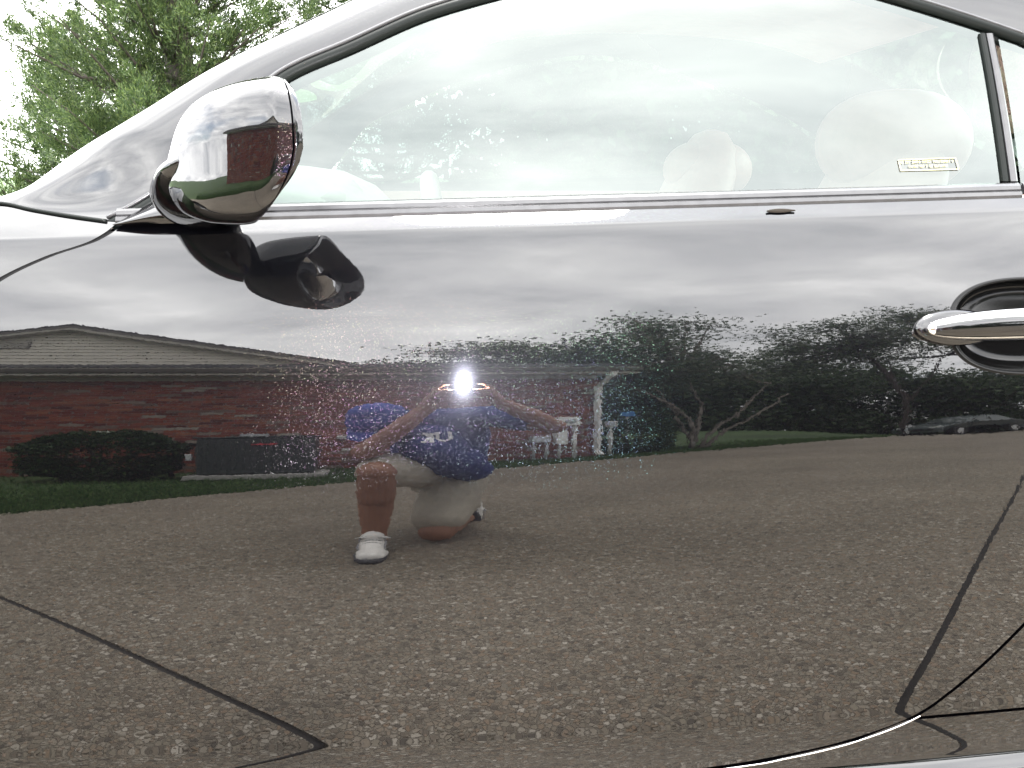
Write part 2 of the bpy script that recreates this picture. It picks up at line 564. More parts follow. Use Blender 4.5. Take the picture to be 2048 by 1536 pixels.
def build_driveway():
    ys = np.concatenate([np.linspace(5.5, -6, 70), np.linspace(-6.3, -40, 70)])
    vsx = np.concatenate([np.linspace(0, 8, 28), np.linspace(8.5, 50, 30)])
    bm = bmesh.new()
    rows = []
    for y in ys:
        xe = float(np.interp(y, EY, EX)) + 0.03 * math.sin(y * 3.1) + 0.02 * math.sin(y * 7.7)
        rows.append([bm.verts.new((xe + v, y, gz(xe + v, y))) for v in vsx])
    for a, b in zip(rows[:-1], rows[1:]):
        for j in range(len(vsx) - 1):
            bm.faces.new((a[j], b[j], b[j + 1], a[j + 1]))
    hw = 0.0075
    cuts = []
    for p, d in (JA, JB):
        nrm = Vector((-d.y, d.x, 0))
        cuts.append((p, nrm))
        for s in (-1, 1):
            bmesh.ops.bisect_plane(bm, geom=bm.verts[:] + bm.edges[:] + bm.faces[:], plane_co=p + nrm * (hw * s), plane_no=nrm)
    quads = {}
    for f in bm.faces:
        c = f.calc_center_median(); c.z = 0
        key = []
        for p, nrm in cuts:
            dd = (c - p).dot(nrm)
            key.append(0 if abs(dd) < hw else (1 if dd > 0 else -1))
        quads.setdefault(tuple(key), []).append(f)
    for key, fs in quads.items():
        if 0 in key: continue
        idx, V, F = {}, [], []
        for f in fs:
            ff = []
            for v in f.verts:
                if v.index not in idx or True:
                    k = (round(v.co.x, 5), round(v.co.y, 5))
                    if k not in idx:
                        idx[k] = len(V); V.append(tuple(v.co))
                    ff.append(idx[k])
            F.append(ff)
        # turn the rim down to give the slab its thickness
        cnt = {}
        for ff in F:
            for a, b in zip(ff, ff[1:] + ff[:1]):
                cnt[(a, b)] = 1
        rim = [(a, b) for (a, b) in cnt if (b, a) not in cnt]
        low = {}
        for a, b in rim:
            for k in (a, b):
                if k not in low:
                    low[k] = len(V); V.append((V[k][0], V[k][1], V[k][2] - 0.1))
        for a, b in rim: F.append([b, a, low[a], low[b]])
        link('slab', mesh('slab', V, F), AGG, drv)
    bm.free()
    for k, (p, d) in enumerate((JA, JB)):
        nrm = Vector((-d.y, d.x, 0))
        V, F = [], []
        for i in range(60):
            c = p + d * (-7 + i * 0.4)
            c.x = max(c.x, float(np.interp(c.y, EY, EX)) + 0.06)
            for s in (-1, 1):
                r_ = c + nrm * (s * 0.012)
                V.append((r_.x, r_.y, gz(r_.x, r_.y) - 0.006 - 0.003 * k))
        for i in range(59): F.append((2 * i, 2 * i + 1, 2 * i + 3, 2 * i + 2))
        link('joint_filler', mesh('joint_filler', V, F), JOINT, drv)


build_driveway()


def scatter_pebbles():
    n1, n2, n3 = 30000, 13000, 6000
    P = np.concatenate([
        np.stack([rng.uniform(-1.9, 2.0, n1), rng.uniform(-1.15, 0.25, n1)], 1),
        np.stack([rng.uniform(-1.9, 2.8, n2), rng.uniform(-2.4, -1.15, n2)], 1),
        np.stack([rng.uniform(-1.9, 4.5, n3), rng.uniform(-4.4, -2.4, n3)], 1)])
    keep = P[:, 0] > np.interp(P[:, 1], EY, EX) + 0.05
    for p, d in (JA, JB):
        keep &= np.abs((P[:, 0] - p.x) * -d.y + (P[:, 1] - p.y) * d.x) > 0.016
    P = P[keep]
    n = len(P)
    r = rng.lognormal(math.log(0.0036), 0.40, n).clip(0.002, 0.010)
    asp = rng.uniform(0.55, 1.0, n); th = rng.uniform(0, 2 * math.pi, n)
    k = 5
    an = np.arange(k) * 2 * np.pi / k
    jit = rng.uniform(0.82, 1.15, (n, k))
    lx = np.cos(an)[None] * r[:, None] * jit; ly = np.sin(an)[None] * (r * asp)[:, None] * jit
    cx = P[:, 0:1] + lx * np.cos(th)[:, None] - ly * np.sin(th)[:, None]
    cy = P[:, 1:2] + lx * np.sin(th)[:, None] + ly * np.cos(th)[:, None]
    z0 = ground_z(P[:, 0], P[:, 1])
    V = np.zeros((n, 2 * k + 1, 3), np.float32)
    V[:, :k, 0] = cx; V[:, :k, 1] = cy; V[:, :k, 2] = (z0 - 0.001)[:, None]
    V[:, k:2 * k, 0] = P[:, 0:1] + (cx - P[:, 0:1]) * 0.72; V[:, k:2 * k, 1] = P[:, 1:2] + (cy - P[:, 1:2]) * 0.72
    V[:, k:2 * k, 2] = (z0 + r * 0.28)[:, None]
    V[:, 2 * k, 0] = P[:, 0]; V[:, 2 * k, 1] = P[:, 1]; V[:, 2 * k, 2] = z0 + r * 0.4
    near = P[:, 1] > -1.15
    tri = []
    for i in range(k):
        j = (i + 1) % k
        tri += [(i, j, k + j), (i, k + j, k + i), (k + i, k + j, 2 * k)]
    flat = [(i, (i + 1) % k, 2 * k) for i in range(k)]
    base_ = np.arange(n)[:, None, None] * (2 * k + 1)
    F = np.concatenate([(base_[near] + np.array(tri)[None]).reshape(-1, 3), (base_[~near] + np.array(flat)[None]).reshape(-1, 3)])
    mt = island('pebbles', [(0, (0.170, 0.146, 0.116)), (0.18, (0.197, 0.167, 0.129)), (0.36, (0.235, 0.201, 0.154)), (0.5, (0.224, 0.165, 0.117)),
                            (0.62, (0.213, 0.187, 0.150)), (0.8, (0.258, 0.226, 0.177)), (0.95, (0.286, 0.256, 0.210)), (1, (0.337, 0.309, 0.259))], 0.55, spec=0.4)
    o = link('pebble_aggregate', fastmesh('pebble_aggregate', V.reshape(-1, 3), F, True), mt, drv)
    tag(o, kind='stuff')


scatter_pebbles()


def grass_blades():
    """short grass on the strip between the driveway edge and the house and along the drive"""
    n = 70000
    y = rng.uniform(-13, 0.5, n)
    xe = np.interp(y, EY, EX)
    x = xe - np.abs(rng.exponential(0.9, n)) + 0.03
    z = ground_z(x, y) - 0.04
    h = rng.uniform(0.05, 0.1, n); a = rng.uniform(0, 2 * np.pi, n); w = 0.006
    V = np.zeros((n, 3, 3), np.float32)
    for k, s in ((0, -1), (1, 1)):
        V[:, k, 0] = x + s * w * np.cos(a); V[:, k, 1] = y + s * w * np.sin(a); V[:, k, 2] = z
    V[:, 2, 0] = x + rng.normal(0, 0.03, n); V[:, 2, 1] = y + rng.normal(0, 0.03, n); V[:, 2, 2] = z + h
    F = np.arange(3 * n).reshape(-1, 3)
    mt = island('grass_blades', [(0, (0.02, 0.055, 0.012)), (0.5, (0.045, 0.1, 0.02)), (1, (0.1, 0.15, 0.045))], 0.6, 0.25)
    o = link('grass', fastmesh('grass', V.reshape(-1, 3), F), mt)
    tag(o, 'short green grass edging the pebbled driveway', 'grass', kind='stuff')


grass_blades()

# ------------------------------------------------------------------ the black coupe
CY = 0.93                                    # the car's centre line
KB, RH = 0.026, 10.0                         # rise of its waist line, plan curve of its flank
PZ = [.04, .09, .12, .14, .165, .195, .215, .229, .26, .29, .35, .42, .488, .545, .6056, .6557, .7107, .7245, .78, .84, .88, .898, .9035, .907, .912, .922, .935, .96]
PN = [-1.15, -1.0, -.5, -.1, .12, .0, -.15, -.235, -.215, -.185, -.13, -.075, -.018, .036, .088, .132, .194, .211, .285, .37, .45, .50, .56, .80, .84, .86, .88, .92]
_zt = np.linspace(.04, .96, 4000)
_nt = pchip(PZ, PN, _zt)
_yt = np.concatenate([[0], np.cumsum((np.tan(_nt)[1:] + np.tan(_nt)[:-1]) / 2 * np.diff(_zt))])
_yt -= np.interp(.7107, _zt, _yt)


def flank(x, zp, out=0.0):
    """point of the body side: x along the car, zp height measured along the rising waist"""
    y = float(np.interp(zp, _zt, _yt)) + x * x / (2 * RH) - out
    if x < -1.1: y += 0.85 * ((-x - 1.1) / 0.85) ** 3
    if x > 1.55: y += 0.8 * ((x - 1.55) / 0.95) ** 3
    return (x, min(y, CY), zp + KB * x)


coupe = empty('parked_coupe', (0.3, CY, 0), 'glossy black metallic coupe filling the view, its driver door mirroring the yard', 'car')
CB = parent_loc(coupe)


def cpart(name, v, f, mat, parent=coupe, smooth=True):
    return part(name, v, f, mat, parent, smooth)


def panel_vf(zs, xl, xr, ncol, flange=(1, 1, 1, 0), dep=0.014, warp=None, hole=None):
    """a panel of the flank between two edges given as functions of height; edges fold inwards"""
    rows = []
    for zp in zs:
        a, b = xl(zp), xr(zp)
        rows.append([(warp or flank)(a + (b - a) * j / (ncol - 1), zp) for j in range(ncol)])
    V, F = grid_vf(rows)
    if hole:
        F = [q for q in F if not hole(sum(V[i][0] for i in q) / 4, sum(V[i][2] for i in q) / 4)]
    left = [r[0] for r in rows]; right = [r[-1] for r in rows]
    bot, top = rows[0], rows[-1]
    for on, line in zip(flange, (left, right, bot, top)):
        if not on: continue
        n0 = len(V)
        for p in line: V.append(p)
        for p in line: V.append((p[0], p[1] + 0.0025, p[2]))
        for p in line: V.append((p[0], p[1] + dep, p[2]))
        m = len(line)
        for k in range(m - 1):
            F.append((n0 + k, n0 + k + 1, n0 + m + k + 1, n0 + m + k))
            F.append((n0 + m + k, n0 + m + k + 1, n0 + 2 * m + k + 1, n0 + 2 * m + k))
    return V, F


# seams of the door
FG = [(.13, -.69), (.2, -.715), (.35, -.745), (.5, -.752), (.65, -.735), (.75, -.69), (.80, -.645), (.858, -.572), (.885, -.512), (.902, -.458), (.912, -.441), (.922, -.430)]
RG = [(.13, .0), (.150, .20), (.1615, .326), (.1667, .396), (.187, .537), (.2176, .629), (.2535, .673), (.353, .762), (.45, .835), (.6, .872), (.75, .862), (.88, .80), (.922, .775)]
fgx = lambda z: float(pchip([p[0] for p in FG], [p[1] for p in FG], z))
rgx = lambda z: float(pchip([p[0] for p in RG], [p[1] for p in RG], z))
GAP = 0.0028


def goff(z):
    z = min(max(z, .132), .92)
    s = (rgx(z + .002) - rgx(z - .002)) / .004
    return .0026 * min(math.sqrt(1 + s * s), 22)


zs = np.concatenate([np.linspace(.13, .24, 60), np.linspace(.243, .9, 190), np.linspace(.9015, .922, 26)])
HX, HZ, HA, HB = .754, .7785, .117, .0595      # the finger cup behind the handle


def in_cup(x, z, k=1.0):
    zc = HZ + KB * (x - .7) * 0
    return (abs((x - HX) / (HA * k)) ** 2.6 + abs((z - zc) / (HB * k)) ** 2.6) < 1


door_v, door_f = panel_vf(zs, lambda z: fgx(z) + GAP * 2.3, lambda z: rgx(z) - goff(z), 230, hole=lambda x, z: in_cup(x, z, 1.015))
door = cpart('door', door_v, door_f, PAINT)

# finger cup: a rolled rim and a bowl behind it
rows = []
ncup = 96
prof = [(1.058, .0008), (1.042, -.0010), (1.0, -.0014), (.975, .0005), (.955, .006), (.93, .014), (.88, .024), (.78, .031), (.6, .034), (.3, .035), (.02, .035)]
for k, d in prof:
    ring = []
    for i in range(ncup + 1):
        w = 2 * math.pi * i / ncup
        c, s = math.cos(w), math.sin(w)
        ex = 2 / 2.6
        x = HX + HA * k * math.copysign(abs(c) ** ex, c); z = HZ + HB * k * math.copysign(abs(s) ** ex, s)
        p = flank(x, z - KB * x)
        ring.append((p[0], p[1] + d, p[2]))
    rows.append(ring)
v, f = grid_vf(rows)
cpart('handle_cup', v, f, simple('cup_black', (.002, .002, .002), .1, spec=.14), door)

# pull handle: chrome bar with a painted face
def handle():
    n, m = 60, 40
    x0, x1 = .593, .905
    rows, rows2 = [], []
    for i in range(n):
        u = i / (n - 1)
        x = x0 + (x1 - x0) * (1 - math.cos(math.pi * u)) / 2
        e = (1 - abs(2 * (x - x0) / (x1 - x0) - 1) ** 2.6) ** .5
        hz = max(.0208 * e ** .8, .0008); hy = max(.017 * e ** .7, .0006)
        zc = .779 + .012 * (x - .59) + .02 * (1 - ((x - .745) / .16) ** 2) * .25
        yb = flank(.745, zc - KB * .745)[1] + (x - .745) * .05 - .020 - .008 * e
        rows.append([(x, yb + hy * math.cos(2 * math.pi * k / m), zc + hz * math.sin(2 * math.pi * k / m)) for k in range(m + 1)])
        hz2 = max(hz * .68, .0005); 
        rows2.append([(x, yb - hy * math.sqrt(1 - (.66 * k) ** 2) - .0014 * (1 - k ** 6), zc - .0006 + .66 * hz * k) for k in np.linspace(-1, 1, 24)])
    v, f = grid_vf(rows)
    h = cpart('door_handle', v, f, CHROME, door)
    rows2 = rows2[6:-6]
    v, f = grid_vf(rows2)
    cpart('handle_face', v, f, PAINT, h)
    # gasket under the handle's front foot
    rows = []
    for k, d in ((1.0, .002), (1.0, -.004), (.86, -.007), (.5, -.008), (.02, -.008)):
        ring = []
        for i in range(41):
            w = 2 * math.pi * i / 40
            x = .642 + .056 * k * math.cos(w); z = .7785 + .0225 * k * math.sin(w)
            p = flank(x, z - KB * x); ring.append((p[0], p[1] + d, p[2]))
        rows.append(ring)
    v, f = grid_vf(rows)
    cpart('handle_gasket', v, f, PAINT, door)


handle()

# chrome bead added to stand in for the highlight on the door's lower rear edge
pts = [flank(rgx(z) + goff(z) * 1.25, z, .0006) for z in np.linspace(.14, .2176, 70)]
v, f = tube_vf(pts, .0012, 8)
cpart('edge_highlight', v, f, CHROME, door)

# rocker below and behind the door
def rocker_surf(x, zp):
    p = flank(x, zp)
    t = min(max((.154 - zp) / .03, 0), 1); t = t * t * (3 - 2 * t)
    t2 = min(max((zp - .05) / .05, 0), 1)
    return (p[0], p[1] - .019 * t * t2, p[2])


RX = lambda z: float(np.interp(z, [.13, .150, .1615, .1667, .187, .2176], [.0, .20, .326, .396, .537, .629]))
rz_ = np.concatenate([np.linspace(.045, .129, 20)])
v, f = panel_vf(rz_, lambda z: -.72, lambda z: 1.14, 120, (0, 0, 0, 0), warp=rocker_surf)
vf = [list(v), list(f)]
v, f = panel_vf(np.linspace(.129, .2115, 60), lambda z: RX(z) + goff(z), lambda z: 1.14, 90, (1, 0, 0, 1), warp=rocker_surf)
add_vf(vf, (v, f))
cpart('rocker_panel', vf[0], vf[1], PAINT)

# rear quarter panel with its wheel arch, tail included
RWX, FWX, WR, AR = 1.50, -1.12, .315, .365


def arch_x(zp, cx, sgn):
    z = zp + KB * cx - .31
    return cx + sgn * math.sqrt(max(AR * AR - z * z, 0))


zlow = np.linspace(.2165, .31 + AR - KB * RWX, 110)
v, f = panel_vf(zlow, lambda z: rgx(max(z, .2176)) + goff(max(z, .2176)), lambda z: arch_x(z, RWX, -1), 70, (1, 1, 1, 0))
vf = [list(v), list(f)]
zhi = np.concatenate([np.linspace(zlow[-1], .9, 70), np.linspace(.902, .955, 22)])
add_vf(vf, panel_vf(zhi, lambda z: rgx(min(z, .922)) + GAP, lambda z: 2.5, 130, (1, 0, 0, 0)))
add_vf(vf, panel_vf(zlow, lambda z: arch_x(z, RWX, 1), lambda z: 2.5, 50, (1, 0, 0, 0)))
cpart('rear_quarter', vf[0], vf[1], PAINT)

# front fender and nose
SEAM = [(-1.95, .915), (-1.2, .922), (-.85, .946), (-.60, .951), (-.53, .938), (-.46, .926), (-.43, .923)]
zlow = np.linspace(.06, .31 + AR - KB * FWX, 100)
zlow = zlow[zlow > .06]
vf = [[], []]
add_vf(vf, panel_vf(zlow, lambda z: arch_x(z, FWX, 1), lambda z: fgx(max(z, .13)) - GAP * 1.3, 60, (1, 1, 0, 0)))
add_vf(vf, panel_vf(zlow, lambda z: -1.95, lambda z: arch_x(z, FWX, -1), 50, (0, 1, 0, 0)))
zhi = np.concatenate([np.linspace(zlow[-1], .9, 90), np.linspace(.902, .922, 20)])
add_vf(vf, panel_vf(zhi, lambda z: -1.95, lambda z: fgx(z) - GAP * 1.3, 150, (0, 1, 0, 0)))
# crown of the fender, up to the bonnet seam
rows = []
xs_ = np.linspace(-1.95, fgx(.922) - GAP, 90)
for u in np.linspace(0, 1, 12):
    r_ = []
    for x in xs_:
        zt = float(np.interp(x, [p[0] for p in SEAM], [p[1] for p in SEAM]))
        r_.append(flank(x, .922 + (zt - .922) * u))
    rows.append(r_)
add_vf(vf, grid_vf(rows))
cpart('front_fender', vf[0], vf[1], PAINT)
seam_pts = rows[-1]

# far side of the body, one plain skin, and the dark inner skin behind the gaps
rows = [[(lambda p: (p[0], 2 * CY - p[1], p[2]))(flank(x, min(z, float(np.interp(x, [q_[0] for q_ in SEAM], [q_[1] for q_ in SEAM])) if x < -.7 else z))) for x in np.linspace(-1.95, 2.5, 70)] for z in np.concatenate([np.linspace(.06, .9, 36), np.linspace(.905, .955, 10)])]
v, f = grid_vf(rows)
cpart('far_flank', v, f, PAINT)
rows = [[(lambda p: (p[0], p[1] + .022, p[2]))(flank(x, z)) for x in np.linspace(-.98, 1.36, 60)] for z in np.linspace(.13, .912, 40)]
v, f = grid_vf(rows)
v = [p if not in_cup(p[0], p[2], 1.15) else (p[0], p[1] + .03, p[2]) for p in v]
cpart('inner_skin', v, f, LINER)
v, f = box_vf((.2, CY, .13), (2.2, 1.5, .06))
cpart('floor_pan', v, f, LINER, smooth=False)

# bonnet and boot lid
def lid(name, xa, xb, zfun, n=40):
    rows = []
    for x in np.linspace(xa, xb, n):
        zt = zfun(x); p = flank(x, zt)
        w = CY - p[1]
        rows.append([(x, CY + w * s, p[2] + (-.03 * (1 - s * s) + .012 * (1 - s ** 6)) * min(1, w / .5)) for s in np.linspace(-1, 1, 41) * .997])
    v, f = grid_vf(rows)
    return cpart(name, v, f, PAINT)


lid('bonnet', -1.94, -.66, lambda x: float(np.interp(x, [p[0] for p in SEAM], [p[1] for p in SEAM])) - .003)
lid('boot_lid', 1.42, 2.48, lambda x: .952)

# ---- roof, pillars and glass
def on_glass(x, z):
    return .11 + .5 * (z - .93) - .010 * (1 - ((z - 1.09) / .17) ** 2) + x * x / 45


SEAL = [(-.447, .915), (-.425, .926), (-.385, .951), (-.345, .985), (-.29, 1.047), (-.235, 1.103), (-.143, 1.147), (-.041, 1.194), (.055, 1.224), (.205, 1.262), (.348, 1.277), (.49, 1.261), (.594, 1.232), (.722, 1.192), (.799, 1.165), (.93, 1.105), (1.06, 1.03), (1.16, .968)]
sealc = curve_pts([(x, on_glass(x, z), z) for x, z in SEAL], 220)
TOPL = [(-.76, .232, .926), (-.628, .224, .938), (-.564, .242, .974), (-.486, .265, 1.020), (-.413, .289, 1.067), (-.311, .321, 1.131), (-.198, .353, 1.195), (-.14, .368, 1.226), (-.007, .402, 1.290), (.146, .424, 1.335), (.378, .43, 1.349), (.7, .425, 1.335), (.95, .40, 1.27), (1.2, .35, 1.15), (1.42, .29, 1.03), (1.56, .25, .985)]
topc = curve_pts(TOPL, 220)
# match the two rails by arc so that the pillar strip runs square to them
rows = []
for u in np.linspace(0, 1, 26):
    rr = []
    for i_, (a, b) in enumerate(zip(sealc, topc)):
        d = b - a
        nrm = np.array([-.25 if a[0] < .2 else .15, -.62, .72]); nrm /= np.linalg.norm(nrm)
        w = .22 * np.linalg.norm(d) * (math.sin(math.pi * u) * (1 - .35 * u)) * 1.0
        tt = min(1.0, i_ / 20.0); w *= tt * tt * (3 - 2 * tt)
        rr.append(tuple(a + d * u + nrm * w + np.array([0, -.0, .0])))
    rows.append(rr)
v, f = grid_vf(rows)
cpart('roof_rail', v, f, PAINT)
# foot of the pillar down to the fender seam
foot = [r_[0] for r_ in rows]
low_ = []
for p in foot:
    zt = float(np.interp(p[0], [q_[0] for q_ in SEAM], [q_[1] for q_ in SEAM]))
    low_.append(flank(p[0], zt))
v, f = grid_vf([[tuple(Vector(a).lerp(Vector(b), w)) for a, b in zip(foot, low_)] for w in np.linspace(0, 1, 6)])
cpart('pillar_foot', v, f, PAINT)

# rubber seal round the side glass: two lips
def band(name, ctrl, offs, rad, mat, parent=coupe, flat=1.0, n=200, up=(0, 1, 0)):
    c = curve_pts(ctrl, n)
    v, f = tube_vf([Vector(p) + Vector(offs) for p in c], rad, 10, up=up, flat=flat)
    return cpart(name, v, f, mat, parent)


SE3 = [(x, on_glass(x, z), z) for x, z in SEAL]
band('window_seal', SE3[:15], (0.004, -.001, -.006), .0082, RUBBER)
band('window_seal', SE3[:15], (.010, .004, -.019), .0078, RUBBER)
band('drip_trim', SE3[:15], (-.001, -.003, .003), .0028, TRIM)
band('window_seal', SE3[14:], (0, -.001, -.006), .0075, RUBBER)

def seal_z(x):
    return float(np.interp(x, sealc[:, 0], sealc[:, 2]))


def side_pane(name, xa, xb, lean, n=50):
    rows = []
    for j in range(n):
        u = j / (n - 1)
        rr = []
        for k in range(24):
            w = k / 23
            xb_ = xa + (xb - xa) * u
            z0 = .936 + KB * xb_
            x = xb_ + lean(u) * w
            z1 = seal_z(x) - .010
            z1 = max(z1, z0 + .001)
            z = z0 + (z1 - z0) * w
            rr.append((x, on_glass(x, z) + .004, z))
        rows.append(rr)
    v, f = grid_vf(rows)
    return cpart(name, v, f, GLASS)


pane = side_pane('side_window', -.405, .738, lambda u: .006 * u)
side_pane('quarter_window', .766, 1.12, lambda u: -.015 * u)
# bright trailing edge of the frameless glass and the divider post
def post(name, x0, x1, wid, mat, out):
    rows = []
    for k in range(30):
        w = k / 29
        z = .944 + KB * .74 + (1.168 - .964) * w
        x = x0 + (x1 - x0) * w
        rows.append([(x + a * wid, on_glass(x, z) + b - out, z) for a, b in ((-.5, .012), (-.5, .001), (-.25, -.001), (.25, -.001), (.5, .001), (.5, .012))])
    v, f = grid_vf(rows)
    return cpart(name, v, f, mat, smooth=False)


post('window_divider', .7435, .742, .0085, RUBBER, .002)
post('window_divider', .7535, .751, .0095, TRIM, .0045)

# belt moulding under the glass: two steps
prof = [(.0905, .9185), (.0868, .9208), (.0862, .9255), (.0885, .9300), (.0925, .9315), (.0918, .9330), (.0935, .9378), (.0975, .9405), (.1165, .9418), (.122, .925)]
rows = []
for x in np.linspace(-.435, .758, 90):
    rows.append([(x, y + x * x / (20 if y < .1 else 45), z + KB * x) for y, z in prof])
v, f = grid_vf(rows)
f = f + [tuple(range(len(prof))), tuple(len(v) - 1 - k for k in range(len(prof)))]
cpart('belt_moulding', v, f, TRIM, smooth=False)
rows = []
for x in np.linspace(.764, 1.15, 30):
    rows.append([(x, y + .002 + x * x / (20 if y < .1 else 45), z + KB * x) for y, z in prof])
v, f = grid_vf(rows)
cpart('belt_moulding', v, f, TRIM, smooth=False)

# sticker inside the glass: an outlined strip with two lines of small reversed print
STK = simple('sticker_print', (0.30, 0.27, 0.10), 0.6)
def on_pane(x, z): return (x, on_glass(x, z) + .0015, z)
vf = [[], []]
def strip(x0, z0, x1, z1, w):
    d = Vector((x1 - x0, 0, z1 - z0)).normalized(); nx_, nz_ = -d.z * w / 2, d.x * w / 2
    c = [(x0 + nx_, z0 + nz_), (x1 + nx_, z1 + nz_), (x1 - nx_, z1 - nz_), (x0 - nx_, z0 - nz_)]
    add_vf(vf, ([on_pane(*p) for p in c], [(3, 2, 1, 0)]))
sx0, sx1, sz0, sz1 = .597, .680, .9775, .9925
dz_ = .002
strip(sx0 + .002, sz0, sx1, sz0 + dz_, .0011); strip(sx0, sz1 - dz_ * .4, sx1 - .003, sz1 + dz_, .0009)
strip(sx0 + .002, sz0, sx0, sz1 - dz_ * .4, .0012); strip(sx1, sz0 + dz_, sx1 - .003, sz1 + dz_, .0012)
rs_ = random.Random(3)
for line, (a, b, zc) in enumerate(((.600, .674, .9885), (.611, .664, .9825))):
    x = a
    while x < b:
        w = rs_.uniform(.0009, .0018); zb = zc + (x - .6) * .025
        for q_ in range(rs_.choice((1, 2, 2))):
            zo = zb + rs_.choice((-.0012, 0, .0012)); strip(x, zo, x + w, zo, .0009)
        strip(x, zb - .0017, x, zb + .0017, .0006)
        x += w + .0009 + (.0022 if rs_.random() < .18 else 0)
cpart('sticker', vf[0], vf[1], STK, pane, smooth=False)

# windscreen, roof skin and back glass between the two rails
def span(name, i0, i1, mat, bulge, crown, n=41, drop=0.0):
    rows = []
    idx = [i for i in range(i0, i1)]
    for i in idx:
        p = topc[i]; w = CY - p[1]
        rows.append([(p[0] + bulge * (1 - s * s), CY + w * s, p[2] + (crown - drop * max(0, (1.15 - p[2]) / .25)) * (1 - s ** 4)) for s in np.linspace(-1, 1, n)])
    v, f = grid_vf(rows)
    return cpart(name, v, f, mat)


ti = lambda x: int(np.argmin(np.abs(topc[:, 0] - x)))
WS = glass_mat('windscreen_glass', (0.60, 0.70, 0.65))
span('windscreen', 0, ti(.0), WS, -.05, .0, drop=.05)
v, f = grid_vf([[(x, CY + (CY - .20) * s, z_ - .045 * (1 - s ** 4)) for s in np.linspace(-1, 1, 31)] for x, z_ in ((-.98, .862), (-.80, .868), (-.68, .870), (-.60, .858))])
cpart('cowl_panel', v, f, TRIM)
span('roof_skin', ti(.0) - 1, ti(.95), PAINT, -.02, .018)
span('rear_window', ti(.95) - 1, 220, WS, .06, .01)
# far rail
v, f = grid_vf([[(p[0], 2 * CY - p[1], p[2]) for p in sealc], [(p[0], 2 * CY - p[1], p[2]) for p in topc]])
cpart('far_roof_rail', v, f, PAINT)

# cowl line between the pillar foot and the fender
band('cowl_seal', [low_[k] for k in (0, 4, 8, 12, 16, 20, 25)], (0, -.001, .0005), .0026, RUBBER, n=50)
band('cowl_seal', [low_[k] for k in (0, 4, 8, 12, 16, 20, 25)], (0, -.006, -.0065), .0010, RUBBER, n=50)

# far side glass and moulding, seen through the cabin
rows = []
for x in np.linspace(-.40, 1.12, 40):
    z0 = .936 + KB * x; z1 = max(seal_z(x) - .01, z0 + .001)
    rows.append([(x, 2 * CY - on_glass(x, z0 + (z1 - z0) * w), z0 + (z1 - z0) * w) for w in np.linspace(0, 1, 12)])
v, f = grid_vf(rows)
cpart('far_side_window', v, f, GLASS)

# ---- door mirror
mroot = cpart('side_mirror', *tube_vf([(-.345, .11, .935), (-.335, .085, .933), (-.325, .06, .932)], [.012, .016, .016], 12), RUBBER)
MX = [-.316, -.313, -.306, -.294, -.274, -.245, -.212, -.188, -.176, -.171]
MT = [.972, .988, 1.006, 1.030, 1.049, 1.062, 1.070, 1.073, 1.071, 1.066]
MB = [.968, .952, .941, .931, .924, .919, .918, .920, .924, .930]
MO = [-.098, -.110, -.122, -.136, -.156, -.180, -.198, -.206, -.206, -.203]
MI = [-.092, -.074, -.058, -.044, -.034, -.028, -.024, -.022, -.023, -.027]
s_in = np.linspace(0, 1, 10)
su = np.concatenate([np.linspace(0, .2, 24), np.linspace(.21, 1, 60)])
mx_, mt_, mb_, mo_, mi_ = [pchip(s_in, a, su) for a in (MX, MT, MB, MO, MI)]


def msec(i, grow=0.0, nn=72):
    zc, hz = (mt_[i] + mb_[i]) / 2, (mt_[i] - mb_[i]) / 2 + grow
    yc, hy = (mo_[i] + mi_[i]) / 2, (mi_[i] - mo_[i]) / 2 + grow
    ring = []
    for k in range(nn + 1):
        w = 2 * math.pi * k / nn
        c, s = math.cos(w), math.sin(w); ex = 2 / 3.1
        cy_, cz_ = math.copysign(abs(c) ** ex, c), math.copysign(abs(s) ** ex, s)
        sh = su[i] ** 2
        x = mx_[i] - .044 * sh * max(-cz_ + .05, 0) ** 1.7 - .008 * sh * max(cz_, 0) ** 3
        y = yc + hy * cy_
        ring.append((x - (y + .14) * .27 * sh, y, zc + hz * cz_))
    return ring


cut = len(su) - 9
v, f = grid_vf([msec(i) for i in range(cut)])
cpart('mirror_housing', v, f, PAINT, mroot)
v, f = grid_vf([msec(cut - 1, -.0022)] + [msec(i) for i in range(cut, len(su))] + [msec(len(su) - 1, -.006), [(p[0] - .034, p[1], p[2]) for p in msec(len(su) - 1, -.008)]])
v = [(p[0] + .0012, p[1], p[2]) for p in v]
cpart('mirror_rim', v, f, PAINT, mroot)
v, f = grid_vf([[(p[0] - .032, p[1], p[2]) for p in msec(len(su) - 1, g)] for g in (-.008, -.03, -.06, -.09)])
cpart('mirror_glass', v, f, MIRRORGLASS, mroot)
# nose lobe of the mirror foot, which points forwards and down to the sail
rows = []
lob = curve_pts([(-.290, -.135, .986), (-.298, -.115, .977), (-.307, -.08, .962), (-.314, -.03, .948), (-.318, .03, .936), (-.322, .085, .926)], 30)
lr = pchip([0, .08, .25, .5, .75, 1], [.003, .011, .017, .023, .026, .024], np.linspace(0, 1, 30))
v, f = tube_vf([tuple(p) for p in lob], list(lr), 28, up=(0, 0, 1), flat=1.75)
cpart('mirror_foot', v, f, PAINT, mroot)
